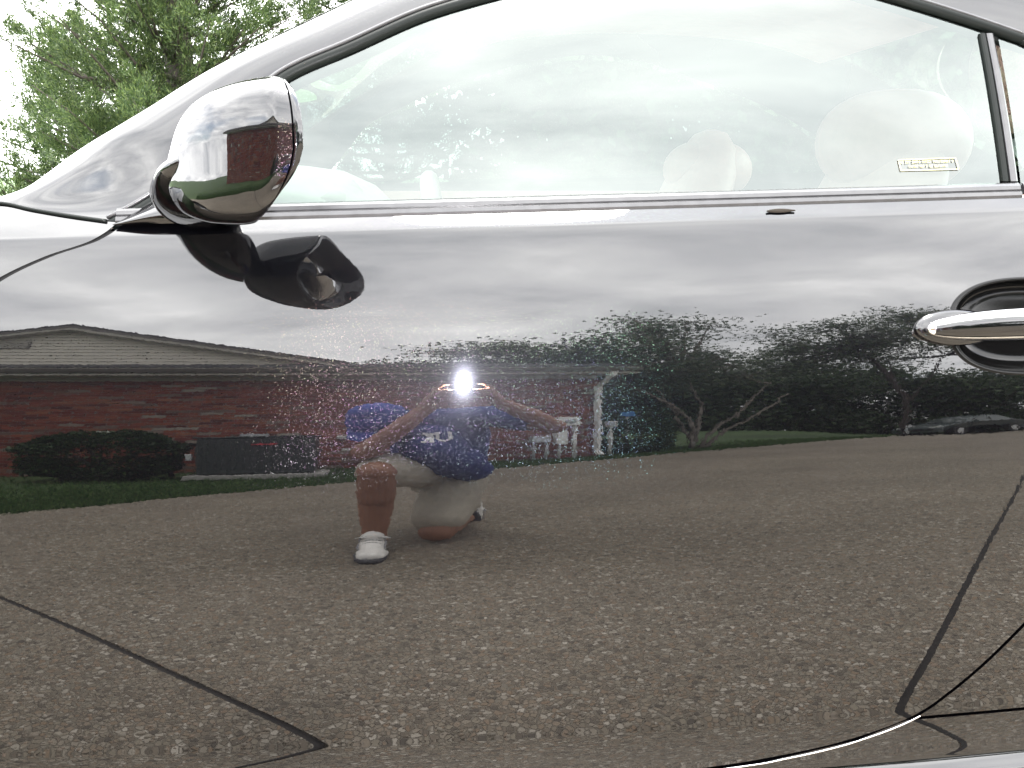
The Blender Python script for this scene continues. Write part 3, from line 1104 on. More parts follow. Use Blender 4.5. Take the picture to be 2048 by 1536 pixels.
# sail plate in the window corner
rows = []
for u in np.linspace(0, 1, 14):
    a = Vector((-.436, .086, .909)).lerp(Vector((-.285, .080, .914)), u)
    b = Vector((-.432, .100, .913)).lerp(Vector((-.325, .128, .978)), u)
    rows.append([tuple(a.lerp(b, w) + Vector((0, -.016 * math.sin(math.pi * w) * math.sin(math.pi * min(u * .9 + .1, 1)) - .03 * u * u * (1 - w), 0))) for w in np.linspace(0, 1, 12)])
v, f = grid_vf(rows)
cpart('sail_plate', v, f, PAINT, mroot)

# ---- cabin: seats, dash, steering wheel, shelf, far door
def seat(name, x, y, lab):
    s = cpart(name, *tube_vf([(x - .42, y, .34), (x - .25, y, .33), (x - .05, y, .34), (x + .05, y, .36)], [.07, .1, .1, .08], 16, flat=2.5), LEATHER)
    s['label'] = lab
    rows = []
    for w, hw_, th, dx_ in ((0, .24, .07, 0), (.15, .25, .085, .03), (.35, .25, .085, .08), (.55, .225, .075, .13), (.66, .18, .065, .165), (.72, .13, .055, .18), (.76, .06, .035, .187), (.77, .01, .01, .188)):
        ring = []
        for k in range(33):
            a = 2 * math.pi * k / 32; c, sn = math.cos(a), math.sin(a)
            ring.append((x + .06 + dx_ + th * math.copysign(abs(c) ** .7, c), y + hw_ * math.copysign(abs(sn) ** .7, sn), .34 + w * .96))
        rows.append(ring)
    v, f = grid_vf(rows)
    b = cpart('seat_back', v, f, LEATHER, s)
    return s


def head(x, y, z, w, h, d, par):
    rows = []
    for k in range(15):
        a = -math.pi / 2 + math.pi * k / 14
        rows.append([(x + d * math.copysign(abs(math.cos(a) * math.cos(b)) ** .8, math.cos(b)), y + w * math.copysign(abs(math.cos(a) * math.sin(b)) ** .8, math.sin(b)), z + h * math.sin(a)) for b in np.linspace(0, 2 * math.pi, 29)])
    v, f = grid_vf(rows)
    cpart('headrest', v, f, LEATHER, par)


s1 = seat('front_seat', .50, .52, 'ivory leather seat nearest the door glass')
head(.735, .52, 1.025, .15, .088, .115, s1)
s2 = seat('front_seat', .36, 1.30, 'ivory leather seat on the far side of the cabin')
head(.60, 1.30, .985, .14, .07, .10, s2)
v, f = tube_vf([(-.30, .2, .80), (-.30, .45, .86), (-.30, .9, .86), (-.30, 1.6, .82)], [.1, .13, .13, .1], 16, flat=1.5)
cpart('dashboard', v, f, DASH)
v, f = tube_vf([(-.20, .36, .90), (-.20, .5, .925), (-.2, .66, .90)], [.04, .05, .04], 14)
cpart('instrument_hood', v, f, DASH)
sw = [(-.02 + .05 * math.sin(a) * -.5, .5 + .18 * math.cos(a), .80 + .165 * math.sin(a)) for a in np.linspace(0, 2 * math.pi, 40)]
v, f = tube_vf(sw, .015, 10)
cpart('steering_wheel', v, f, DASH)
v, f = box_vf((.3, CY, .26), (2.0, 1.5, .04)); cpart('cabin_floor', v, f, CARPET, smooth=False)
v, f = box_vf((1.22, CY, .80), (.4, 1.5, .26)); cpart('rear_shelf', v, f, LEATHER, smooth=False)
v, f = box_vf((.25, 1.70, .6), (1.5, .06, .66)); cpart('far_door_lining', v, f, LEATHER, smooth=False)
v, f = box_vf((.25, .165, .56), (1.5, .05, .64)); cpart('near_door_lining', v, f, LEATHER, smooth=False)
v, f = grid_vf([[(p[0], CY + (p[1] - CY) * s, p[2] - .035) for p in topc[ti(.02):ti(.93)]] for s in np.linspace(1, -1, 15)])
cpart('headliner', v, f, LEATHER)
TYRE = simple('tyre_rubber', (.014, .014, .014), .8)
ALLOY = simple('alloy', (.55, .56, .57), .25, 1.0)
for cx in (FWX, RWX):
    for sy in (0, 1):
        yo = flank(cx, .31)[1] + .03
        yy_ = yo if not sy else 2 * CY - yo
        s = 1 if not sy else -1
        w = cpart('wheel', *tube_vf([(cx, yy_ + .02 * s, .315), (cx, yy_ + .15 * s, .315)], .2, 24), LINER)
        rows = []
        for r_, d in ((.2, .02), (.235, .0), (.27, -.008), (.30, .004), (.315, .03), (.315, .19), (.3, .21), (.2, .2)):
            rows.append([(cx + r_ * math.cos(a), yy_ + d * s, .315 + r_ * math.sin(a)) for a in np.linspace(0, 2 * math.pi, 49)])
        v, f = grid_vf(rows); cpart('tyre', v, f, TYRE, w)
        vf = [[], []]
        for k in range(9):
            a = 2 * math.pi * k / 9
            add_vf(vf, tube_vf([(cx + .03 * math.cos(a), yy_ + .02 * s, .315 + .03 * math.sin(a)), (cx + .21 * math.cos(a), yy_ + .025 * s, .315 + .21 * math.sin(a))], [.02, .014], 8))
        cpart('rim', vf[0], vf[1], ALLOY, w)
    rows = [[(cx + AR * 1.01 * math.cos(a), y, .31 + AR * 1.01 * math.sin(a)) for a in np.linspace(-.2, math.pi + .2, 30)] for y in (flank(cx, .5)[1] + .02, .5)]
    v, f = grid_vf(rows); cpart('wheel_arch', v, f, LINER)

# ------------------------------------------------------------------ the brick house across the driveway
WA = Vector((-11.57, -4.49, 0)); WB = Vector((1.45, -8.16, 0))     # foot of the wall that faces the car
WE = (WB - WA).normalized(); WLEN = (WB - WA).length
WN = Vector((-WE.y, WE.x, 0))                                       # towards the car
WRZ = math.atan2(WE.y, WE.x)
EAVE = 2.62


def hw(s, out, z):
    p = WA + WE * s + WN * out
    return (p.x, p.y, z)


house = empty('brick_house', (WA + WB) / 2, 'red brick house with a tan siding gable, mirrored at the left of the door', 'house')
HBASE = parent_loc(house)
MORTAR = simple('mortar', (0.30, 0.28, 0.26), 0.95, noise=0.15, scale=30, bump=0.3)
BRICK = island('red_brick', [(0, (0.092, 0.030, 0.024)), (.14, (0.185, 0.049, 0.035)), (.3, (0.234, 0.063, 0.039)), (.42, (0.148, 0.041, 0.031)), (.55, (0.265, 0.082, 0.047)), (.7, (0.191, 0.055, 0.037)),
                             (.82, (0.296, 0.116, 0.066)), (.9, (0.136, 0.082, 0.066)), (.955, (0.234, 0.178, 0.146)), (.985, (0.320, 0.287, 0.237)), (1, (0.616, 0.628, 0.556))], .85, use_obj=True, bump=.5, bscale=50)
TANTRIM = simple('tan_painted_trim', (.46, .43, .37), .5, noise=.08, scale=8)
SIDING = simple('tan_siding', (.60, .56, .48), .55, noise=.07, scale=6)
GUTTER = simple('brown_gutter', (.12, .105, .09), .4, noise=.1, scale=9)
SHINGLE = island('grey_shingle', [(0, (.035, .036, .038)), (.4, (.06, .06, .062)), (.75, (.085, .082, .08)), (1, (.12, .115, .11))], .95, bump=.6, bscale=120)
WHITE = simple('white_paint', (.75, .74, .71), .45, noise=.05, scale=12)
GREYBOX = simple('grey_enamel', (.42, .43, .44), .4, noise=.06, scale=15)


def hpart(name, vf, mat, parent=None, smooth=False):
    return part(name, vf[0], vf[1], mat, parent or house, smooth)


def hbox(s0, s1, o0, o1, z0, z1):
    c = hw((s0 + s1) / 2, (o0 + o1) / 2, (z0 + z1) / 2)
    return box_vf(c, (s1 - s0, abs(o1 - o0), z1 - z0), WRZ)


wall = hpart('wall', hbox(0, WLEN, -.20, -.012, -.25, EAVE + .1), MORTAR)
hpart('side_wall', hbox(-.001, .18, -7.5, -.205, -.25, EAVE), MORTAR)
hpart('side_wall', hbox(WLEN - .18, WLEN + .001, -7.5, -.205, -.25, EAVE), MORTAR)
hpart('rear_wall', hbox(.2, WLEN - .2, -7.5, -7.3, -.25, EAVE), MORTAR)

# bricks: stretcher courses, each a block of its own
BL, BH, BD, MJ = .203, .0575, .05, .0105
proto = mesh('brick', *box_vf((0, 0, 0), (BL, BD, BH)))
proto.materials.append(BRICK)
bricks = []
course = 0
z = .03
while z + BH < EAVE - .02:
    off = (course % 2) * (BL + MJ) / 2
    s = -off
    while s < WLEN:
        a, b = max(s, 0), min(s + BL, WLEN)
        if b - a > .04: bricks.append((a, b, z))
        s += BL + MJ
    z += BH + MJ; course += 1
rb = random.Random(11)
full = [q for q in bricks if q[1] - q[0] > BL - .001]
vis = [q for q in full if 6.8 < q[0] < 11.6 and q[2] > .9]
vis.sort(key=lambda q: (WA + WE * q[0] - Vector((0, -1.32, 0))).length)
single = set(id(q) for q in vis[:300])
base = parent_loc(wall)
rest = [[], []]
for q in bricks:
    o_ = rb.uniform(-.003, .004)
    c = Vector(hw((q[0] + q[1]) / 2, -BD / 2 + o_, q[2] + BH / 2))
    if id(q) in single:
        o = bpy.data.objects.new('brick', proto); COL.objects.link(o); o.parent = wall
        o.location = c - base; o.rotation_euler = (rb.uniform(-.006, .006), 0, WRZ + rb.uniform(-.004, .004))
    else:
        add_vf(rest, box_vf(c, (q[1] - q[0], BD, BH), WRZ))
o = hpart('brickwork', rest, BRICK, wall); tag(o, kind='stuff')

# frieze, soffit, fascia, gutter
hpart('frieze_board', hbox(0, WLEN, .002, .03, EAVE - .10, EAVE), TANTRIM)
hpart('soffit', hbox(-.35, WLEN + .3, -.1, .44, EAVE + .002, EAVE + .02), TANTRIM)
hpart('fascia', hbox(-.35, WLEN + .3, .442, .465, EAVE - .03, EAVE + .20), TANTRIM)
gv = [[], []]
gp = [(.467, EAVE + .03), (.52, EAVE + .03), (.545, EAVE + .075), (.565, EAVE + .145), (.557, EAVE + .145), (.535, EAVE + .085), (.512, EAVE + .045), (.467, EAVE + .045)]
rows = [[hw(s, o_, z_) for (o_, z_) in gp + gp[:1]] for s in np.linspace(-.35, WLEN + .3, 12)]
hpart('gutter', grid_vf(rows), GUTTER)
# downspout at the corner, white
dsp = [hw(WLEN - .03, .50, EAVE + .03), hw(WLEN - .03, .48, EAVE - .10), hw(WLEN - .03, .10, EAVE - .38), hw(WLEN - .03, .07, EAVE - .55), hw(WLEN - .03, .07, .3), hw(WLEN - .03, .16, .2)]
hpart('downspout', tube_vf(dsp, .044, 4, up=(0, 1, 0)), WHITE)

# pent roof strip: courses of shingles
pent = hpart('roof', (lambda r_: grid_vf(r_))([[hw(s, o_, z_) for o_, z_ in ((.47, EAVE + .20), (-.25, EAVE + .52))] for s in np.linspace(-.35, WLEN + .3, 4)]), SHINGLE)
vf = [[], []]
for c_ in range(5):
    u0, u1 = c_ / 5, (c_ + 1.25) / 5
    s = -.35 - rb.uniform(0, .2)
    while s < WLEN + .3:
        w = rb.choice((.18, .25, .30)); t_ = rb.uniform(.006, .016)
        a, b = max(s, -.35), min(s + w - .008, WLEN + .3)
        if b > a:
            P = [(a, u0), (b, u0), (b, u1), (a, u1)]
            lo = [hw(p, .47 - .72 * u + (.02 if u == u0 and c_ == 0 else 0), EAVE + .20 + .32 * u + .004) for p, u in P]
            hi = [(x, y, zz + t_ * (1.0 if i < 2 else .4)) for i, (x, y, zz) in enumerate(lo)]
            add_vf(vf, (lo + hi, [(4, 5, 6, 7), (0, 1, 5, 4), (1, 2, 6, 5), (3, 0, 4, 7)]))
        s += w
o = hpart('shingles', vf, SHINGLE, pent); tag(o, kind='stuff')

# gable above the strip
PK_S = (Vector((-4.05, -6.6, 0)) - WA).dot(WE); PK_Z = 4.30; GB = EAVE + .50; HALF = 2.62
slope = (PK_Z - GB) / HALF
gab = hpart('gable', ([hw(PK_S - HALF, -.235, GB), hw(PK_S + HALF, -.235, GB), hw(PK_S, -.235, PK_Z), hw(PK_S - HALF, -5, GB), hw(PK_S + HALF, -5, GB), hw(PK_S, -5, PK_Z)],
                      [(0, 1, 2), (3, 5, 4), (0, 2, 5, 3), (2, 1, 4, 5), (1, 0, 3, 4)]), SIDING)
nb = 11
for k in range(nb):
    z0 = GB + (PK_Z - GB) * k / nb; z1 = GB + (PK_Z - GB) * (k + 1) / nb - .004
    h0, h1 = (PK_Z - z0) / slope, max((PK_Z - z1) / slope, .01)
    b_ = [hw(PK_S - h0, -.212, z0), hw(PK_S + h0, -.212, z0), hw(PK_S + h1, -.230, z1), hw(PK_S - h1, -.230, z1), hw(PK_S - h0, -.234, z0), hw(PK_S + h0, -.234, z0)]
    hpart('siding_board', (b_, [(0, 1, 2, 3), (4, 5, 1, 0)]), SIDING, gab)
# louvred vent
vc = PK_S - .52; vz = 3.80
vt = hpart('gable_vent', hbox(vc - .2, vc + .2, -.212, -.19, vz - .13, vz + .13), GUTTER, gab)
for k in range(5):
    zz = vz - .10 + k * .05
    c = hw(vc, -.183, zz)
    hpart('louvre', box_vf(c, (.36, .014, .03), WRZ), TANTRIM, gab)
# rakes: two boards and the shingle edge each side, roof planes behind
for sg in (-1, 1):
    def rk(o0, o1, d0, d1, ext=.35):
        e0, e1 = (0, HALF + ext)
        v = []
        for o_ in (o0, o1):
            for d in (d0, d1):
                for u in (e0, e1): v.append(hw(PK_S + sg * u, o_, PK_Z - slope * u + d))
        return v, [(0, 1, 3, 2), (4, 6, 7, 5), (0, 4, 5, 1), (2, 3, 7, 6), (1, 5, 7, 3), (0, 2, 6, 4)]
    hpart('rake_board', rk(-.03, -.005, -.02, .11), TANTRIM)
    hpart('rake_board', rk(-.0045, .018, .055, .125), GUTTER)
    hpart('rake_soffit', rk(-.23, -.032, -.02, .0), TANTRIM)
    hpart('roof', rk(-7.6, .03, .127, .165), SHINGLE)
# low roof over the rest of the house
hpart('roof', ([hw(-.35, -.25, EAVE + .522), hw(WLEN + .3, -.25, EAVE + .522), hw(WLEN - 1.6, -3.8, EAVE + .62), hw(.2, -3.8, EAVE + .62), hw(-.35, -7.7, EAVE + .2), hw(WLEN + .3, -7.7, EAVE + .2)],
               [(0, 1, 2, 3), (3, 2, 5, 4), (1, 5, 2), (0, 3, 4)]), SHINGLE)

# fittings on and before the wall
o = bevel_box('disconnect_box', hw((Vector((-1.98, -7.0, 0)) - WA).dot(WE), .055, .86), (.27, .09, .24), GREYBOX, None, WRZ, .008)
bevel_box('box_lid', Vector(hw((Vector((-1.98, -7.0, 0)) - WA).dot(WE), .107, .87)), (.22, .014, .18), GREYBOX, o, WRZ, .004)
tag(o, 'pale grey electrical box on the brick wall above the air conditioner', 'electrical box')
o = bevel_box('wall_vent', hw((Vector((-1.15, -7.3, 0)) - WA).dot(WE), .07, .84), (.16, .13, .09), WHITE, None, WRZ, .01)
bevel_box('vent_hood', Vector(hw((Vector((-1.15, -7.3, 0)) - WA).dot(WE), .15, .865)), (.19, .05, .03), WHITE, o, WRZ, .005)
tag(o, 'small white vent hood low on the brick wall beside the air conditioner', 'vent')

# air conditioner
ACC = Vector((-1.62, -5.78, 0)); acz = gz(ACC.x, ACC.y)
ac = empty('air_conditioner', (ACC.x, ACC.y, acz), 'dark green boxy air conditioner unit standing in front of the brick wall', 'air conditioner')
ACG = simple('dark_green_enamel', (.028, .036, .034), .45, noise=.15, scale=14)
bevel_box('pad', (ACC.x, ACC.y, acz + .02), (1.08, .86, .08), simple('pad_concrete', (.3, .29, .27), .9, noise=.1), ac, -.12, .01)
body = bevel_box('cabinet', (ACC.x, ACC.y, acz + .40), (.90, .72, .66), ACG, ac, -.12, .02)
for k in range(16):
    c = ACC + Vector((math.cos(-.12), math.sin(-.12), 0)) * (-.41 + k * .0547) + Vector((-math.sin(-.12), math.cos(-.12), 0)) * .366
    bevel_box('louvre', (c.x, c.y, acz + .40), (.012, .014, .54), ACG, body, -.12, .003, 1)
bevel_box('top_cap', (ACC.x, ACC.y, acz + .745), (.94, .76, .03), ACG, ac, -.12, .01)
c = ACC + Vector((.12, .376, 0))
bevel_box('label_strip', (c.x, c.y, acz + .60), (.20, .006, .022), simple('red_label', (.45, .03, .04), .5), ac, -.12, .001, 1)
bevel_box('corner_block', (ACC.x - .46, ACC.y + .37, acz + .38), (.05, .05, .12), GREYBOX, ac, -.12, .01)

# insulated line looping from the hedge end to the wall
hp = [(-2.34, -5.75, .12), (-2.30, -5.68, .45), (-2.24, -5.68, .66), (-2.15, -5.7, .72), (-2.06, -5.75, .62), (-2.03, -5.8, .35), (-2.05, -5.85, .14)]
hp = curve_pts(hp, 40)
o = link('hose', mesh('hose', *tube_vf([tuple(p) for p in hp], .028, 10), True), RUBBER)
tag(o, 'black hose loop standing between the round hedge and the air conditioner', 'hose')


# ------------------------------------------------------------------ foliage
def leaf_mesh(name, P, D, ln, wd, rnd):
    """kite-shaped leaves at P, pointing along D"""
    n = len(P)
    D = D / np.linalg.norm(D, axis=1, keepdims=True)
    A = np.cross(D, rnd.normal(0, 1, (n, 3))); A /= np.linalg.norm(A, axis=1, keepdims=True) + 1e-9
    ln = np.asarray(ln)[:, None]; wd = np.asarray(wd)[:, None]
    V = np.stack([P, P + D * ln * .45 + A * wd, P + D * ln, P + D * ln * .45 - A * wd], 1)
    F = np.arange(4 * n).reshape(-1, 4)
    return fastmesh(name, V.reshape(-1, 3), F)


LEAF_A = island('broad_leaves', [(0, (.055, .075, .045)), (.5, (.085, .115, .065)), (1, (.13, .165, .09))], .5, .3)
LEAF_B = island('dark_leaves', [(0, (.02, .034, .016)), (.5, (.036, .06, .024)), (1, (.06, .095, .034))], .55, .25)
LEAF_H = island('hedge_leaves', [(0, (.012, .026, .010)), (.6, (.028, .055, .018)), (1, (.055, .095, .03))], .45, .2)
BARK = simple('pale_bark', (.20, .175, .15), .85, noise=.3, scale=9, bump=.5)
BARK_D = simple('dark_bark', (.045, .036, .03), .9, noise=.3, scale=9, bump=.6)


def hedge(name, c, size, n, label, seed):
    r_ = np.random.default_rng(seed)
    u = r_.normal(0, 1, (n, 3)); u /= np.linalg.norm(u, axis=1, keepdims=True)
    e = np.sign(u) * np.abs(u) ** .7
    rad = 1 - np.abs(r_.normal(0, .13, (n, 1)))
    lump = 1 + .07 * np.sin(5 * u[:, :1] + seed) + .06 * np.sin(7 * u[:, 1:2]) + .05 * np.sin(9 * u[:, 2:3])
    P = e * rad * lump * np.array(size) / 2
    P[:, 2] = np.maximum(P[:, 2] + size[2] / 2, .02)
    D = u + r_.normal(0, .6, (n, 3)) + np.array([0, 0, .3])
    root = empty(name, c, label, 'hedge')
    o = link('foliage', leaf_mesh('foliage', P, D, r_.uniform(.03, .06, n), r_.uniform(.01, .018, n), r_), LEAF_H, root)
    for k in range(5):
        a = k * 1.3
        v, f = tube_vf([(0, 0, 0), (.12 * size[0] * math.cos(a), .2 * size[1] * math.sin(a), size[2] * .4), (.3 * size[0] * math.cos(a), .35 * size[1] * math.sin(a), size[2] * .75)], [.025, .018, .008], 6)
        link('stem', mesh('stem', v, f), BARK_D, root)
    return root


hedge('clipped_hedge', (-2.83, -5.62, gz(-2.83, -5.62)), (1.30, .95, .88), 16000, 'rounded clipped green hedge in front of the brick wall at the left', 1)
hedge('clipped_hedge', (2.0, -8.95, gz(2.0, -8.95)), (.95, .85, .95), 9000, 'dark square hedge beside the white downspout at the house corner', 2)


def tree(name, base, label, seed, trunks, lobes, nleaf, leaf, mat, bark, group=None, twigs=40, gap=.0):
    """trunks: lists of points with radii; lobes: crown clumps (centre, radii)"""
    r_ = np.random.default_rng(seed)
    root = empty(name, base, label, 'tree', group)
    vf = [[], []]
    for pts, rad in trunks:
        c = curve_pts(pts, 14)
        c[1:-1] += r_.normal(0, .02, (12, 3))
        rr = np.interp(np.linspace(0, 1, 14), np.linspace(0, 1, len(rad)), rad)
        add_vf(vf, tube_vf([tuple(p) for p in c], list(rr), 8))
    tips = [np.array(t[0][-1]) for t in trunks]; mids = [np.array(t[0][len(t[0]) // 2]) for t in trunks]
    nodes = []
    for k, (c, rad) in enumerate(lobes):
        c = np.array(c); t = min(tips + mids, key=lambda q_: np.linalg.norm(q_ - c))
        m = (t + c) / 2 + np.array([0, 0, -.08])
        add_vf(vf, tube_vf([tuple(t), tuple(m), tuple(c)], [.045, .03, .012], 6))
        nodes.append((c, np.array(rad)))
    vol = np.array([np.prod(rd) for _, rd in nodes]); vol = vol ** .8 / (vol ** .8).sum()
    Ps, Ds = [], []
    for (c, rd), w in zip(nodes, vol):
        nl = int(nleaf * w)
        # sprays: small twigs that carry leaves, so that the edge is ragged and the sky shows through
        nt = max(int(nl / 26), 4)
        d = r_.normal(0, 1, (nt, 3)); d /= np.linalg.norm(d, axis=1, keepdims=True)
        rr = r_.uniform(.25, 1.12, (nt, 1)) ** .7
        tc_ = c + d * rd * rr
        for k in range(min(nt, twigs)):
            add_vf(vf, tube_vf([tuple(c + (tc_[k] - c) * .1), tuple(c + (tc_[k] - c) * .6 + np.array([0, 0, .04])), tuple(tc_[k])], [.012, .008, .003], 4, cap=False))
        per = 26
        sp = leaf * 2.6
        off = r_.normal(0, 1, (nt, per, 3)) * np.array([sp, sp, sp * .55])
        P = (tc_[:, None] + off).reshape(-1, 3)
        D = (d[:, None] * .7 + r_.normal(0, .8, (nt, per, 3))).reshape(-1, 3) + np.array([0, 0, -.15])
        Ps.append(P); Ds.append(D)
    P = np.concatenate(Ps); D = np.concatenate(Ds); n = len(P)
    link('trunk', mesh('trunk', vf[0], vf[1], True), bark, root)
    link('crown', leaf_mesh('crown', P, D, r_.uniform(.7, 1.3, n) * leaf, r_.uniform(.22, .36, n) * leaf, r_), mat, root)
    return root


def lobes_for(seed, c, R_, n, size):
    r_ = np.random.default_rng(seed)
    out = []
    for k in range(n):
        d = r_.normal(0, 1, 3); d /= np.linalg.norm(d)
        p = np.array(c) + d * np.array(R_) * r_.uniform(.35, 1.0)
        s = size * r_.uniform(.65, 1.25)
        out.append((tuple(p), (s, s, s * .62)))
    return out


tb = Vector((3.0, -9.9, gz(3.0, -9.9)))
tree('multi_trunk_tree', tb, 'many-stemmed pale-barked tree leaning over the lawn beyond the house corner', 21,
     [([(0, 0, 0), (-.12, 0, .6), (-.35, .1, 1.5), (-.6, 0, 2.6)], [.034, .03, .024, .016]),
      ([(.08, .05, 0), (.25, 0, .5), (.62, 0, 1.2), (1.1, -.1, 2.3)], [.042, .036, .028, .016]),
      ([(.16, -.05, 0), (.45, 0, .55), (.85, .1, 1.05), (1.3, .1, 1.8)], [.038, .033, .027, .016]),
      ([(0, -.1, 0), (.1, -.1, .7), (.15, -.2, 1.6), (-.1, -.2, 3.0)], [.032, .029, .024, .016]),
      ([(-.05, .1, 0), (-.05, .15, .6), (-.25, .2, 1.3), (-.9, .1, 2.4)], [.04, .035, .028, .018])],
     lobes_for(5, (-.75, 0, 3.3), (2.0, 1.5, 1.3), 40, .52) + lobes_for(6, (-.6, 0, 4.85), (1.1, .8, .5), 12, .40) + lobes_for(8, (-1.9, -.6, 3.3), (1.5, .8, .9), 20, .48) + lobes_for(9, (-2.5, -.6, 4.2), (1.0, .7, .6), 12, .42),
     28000, .085, LEAF_A, BARK)
tb = Vector((8.6, -14.6, gz(8.6, -14.6)))
tree('spreading_tree', tb, 'tall open-crowned tree at the right, its leaves against the sky', 22,
     [([(0, 0, 0), (.05, 0, 1.5), (-.2, 0, 3.2), (-.9, .2, 5.2)], [.09, .08, .07, .04]),
      ([(0, 0, 1.4), (.5, .1, 3.0), (1.2, 0, 4.6), (1.9, 0, 6.2)], [.038, .033, .027, .016])],
     lobes_for(15, (.4, 0, 5.9), (3.1, 2.0, 1.8), 50, .72) + lobes_for(16, (-2.2, 0, 4.5), (1.5, 1.0, 1.1), 20, .58) + lobes_for(17, (1.0, 0, 7.6), (1.7, 1, .6), 12, .5) + lobes_for(18, (3.4, 0, 5.6), (1.8, 1, 1.4), 18, .6),
     27000, .11, LEAF_A, BARK_D)
tb = Vector((-.6, -15.5, gz(-.6, -15.5)))
tree('roadside_tree', tb, 'dark tree whose top shows just above the house roof', 23,
     [([(0, 0, 0), (.05, 0, 1.5), (0, 0, 3.4)], [.14, .12, .06])], lobes_for(19, (-.3, 0, 4.35), (1.3, 1.2, .8), 9, .6), 6000, .13, LEAF_B, BARK_D)

# the dark belt of trees across the lawn
belt = [(3.5, -27, 6.2), (7.5, -31, 7.4), (10.5, -27, 6.6), (14.5, -30, 7.6), (17.5, -27, 6.2), (21.5, -30, 8.0), (25.0, -27, 6.6), (29.5, -29, 7.4), (33, -24, 7.0), (6.0, -24, 5.0)]
words = ['first', 'second', 'third', 'fourth', 'fifth', 'sixth', 'seventh', 'eighth', 'ninth']
belt.sort(key=lambda b_: (b_[0] - .4) / -b_[1])
for k, (x, y, h) in enumerate(belt):
    b_ = Vector((x, y, gz(x, y))); h *= 1.12
    if k == 9: lab = 'dark green tree at the right-hand end of the belt beyond the lawn'
    else: lab = f'dark green tree, {words[k]} from the left in the belt beyond the lawn'
    tree('belt_tree', b_, lab, 40 + k,
         [([(0, 0, 0), (.1, 0, h * .25), (-.1, 0, h * .6)], [.2, .17, .08])],
         lobes_for(60 + k, (0, 0, h * .56), (2.5, 2.0, h * .34), 26, 1.15) + lobes_for(80 + k, (0, .6, h * .16), (2.6, 1.2, h * .13), 18, .9) + lobes_for(90 + k, (0, 1.2, .45), (2.9, 1.0, .5), 14, .7),
         16000, .26, LEAF_B, BARK_D, 'trees in the dark belt beyond the lawn', 8)

# ------------------------------------------------------------------ small things in the yard
def yard(name, label, cat, x, y):
    return empty(name, (x, y, gz(x, y)), label, cat)


u1 = yard('meter_pedestal', 'white meter cabinet on two legs before the brick wall near the corner', 'meter cabinet', 1.06, -7.72)
z0 = gz(1.06, -7.72)
bevel_box('cabinet', (1.06, -7.72, z0 + .98), (.25, .14, .24), WHITE, u1, WRZ, .012)
bevel_box('dial', (1.09, -7.645, z0 + .98), (.11, .02, .10), GREYBOX, u1, WRZ, .02)
bevel_box('lower_box', (1.0, -7.73, z0 + .55), (.13, .10, .36), WHITE, u1, WRZ, .012)
for dx_ in (-.07, .09):
    v, f = tube_vf([(1.06 + dx_, -7.76, z0 - .02), (1.06 + dx_, -7.76, z0 + .9)], .022, 8)
    part('leg', v, f, WHITE, u1, True)
u2 = yard('tap_stand', 'small grey box on two thin posts left of the white meter cabinet', 'utility box', .78, -7.68)
z0 = gz(.78, -7.68)
bevel_box('box', (.78, -7.68, z0 + .52), (.20, .12, .16), GREYBOX, u2, WRZ, .01)
for dx_ in (-.06, .07):
    v, f = tube_vf([(.78 + dx_, -7.69, z0 - .02), (.78 + dx_, -7.69, z0 + .47)], .018, 8)
    part('post', v, f, GREYBOX, u2, True)
u3 = yard('letter_box', 'small white letter box on a post just right of the downspout', 'letter box', 1.62, -8.3)
z0 = gz(1.62, -8.3)
bevel_box('box', (1.62, -8.3, z0 + .88), (.12, .22, .17), WHITE, u3, 0, .02)
bevel_box('flap', (1.62, -8.188, z0 + .88), (.09, .012, .12), GREYBOX, u3, 0, .004)
v, f = tube_vf([(1.62, -8.3, z0 - .02), (1.62, -8.3, z0 + .8)], .03, 8); part('post', v, f, WHITE, u3, True)
u4 = yard('blue_sign', 'small bright blue sign panel far behind the dark hedge', 'sign', 2.52, -12.0)
z0 = gz(2.52, -12.0)
bevel_box('panel', (2.52, -12.0, 1.60), (.24, .02, .19), simple('bright_blue', (.10, .34, .85), .4), u4, 0, .005)
v, f = tube_vf([(2.52, -12.02, z0 - .02), (2.52, -12.02, 1.52)], .025, 8); part('post', v, f, GREYBOX, u4, True)
u5 = yard('kerb_marker', 'low pale post at the lawn edge left of the distant parked sedan', 'post', 11.2, -19.2)
z0 = gz(11.2, -19.2)
bevel_box('cap', (11.2, -19.2, z0 + .62), (.34, .2, .14), GREYBOX, u5, 0, .03)
v, f = tube_vf([(11.2, -19.2, z0 - .05), (11.2, -19.2, z0 + .6)], .05, 8); part('post', v, f, GREYBOX, u5, True)


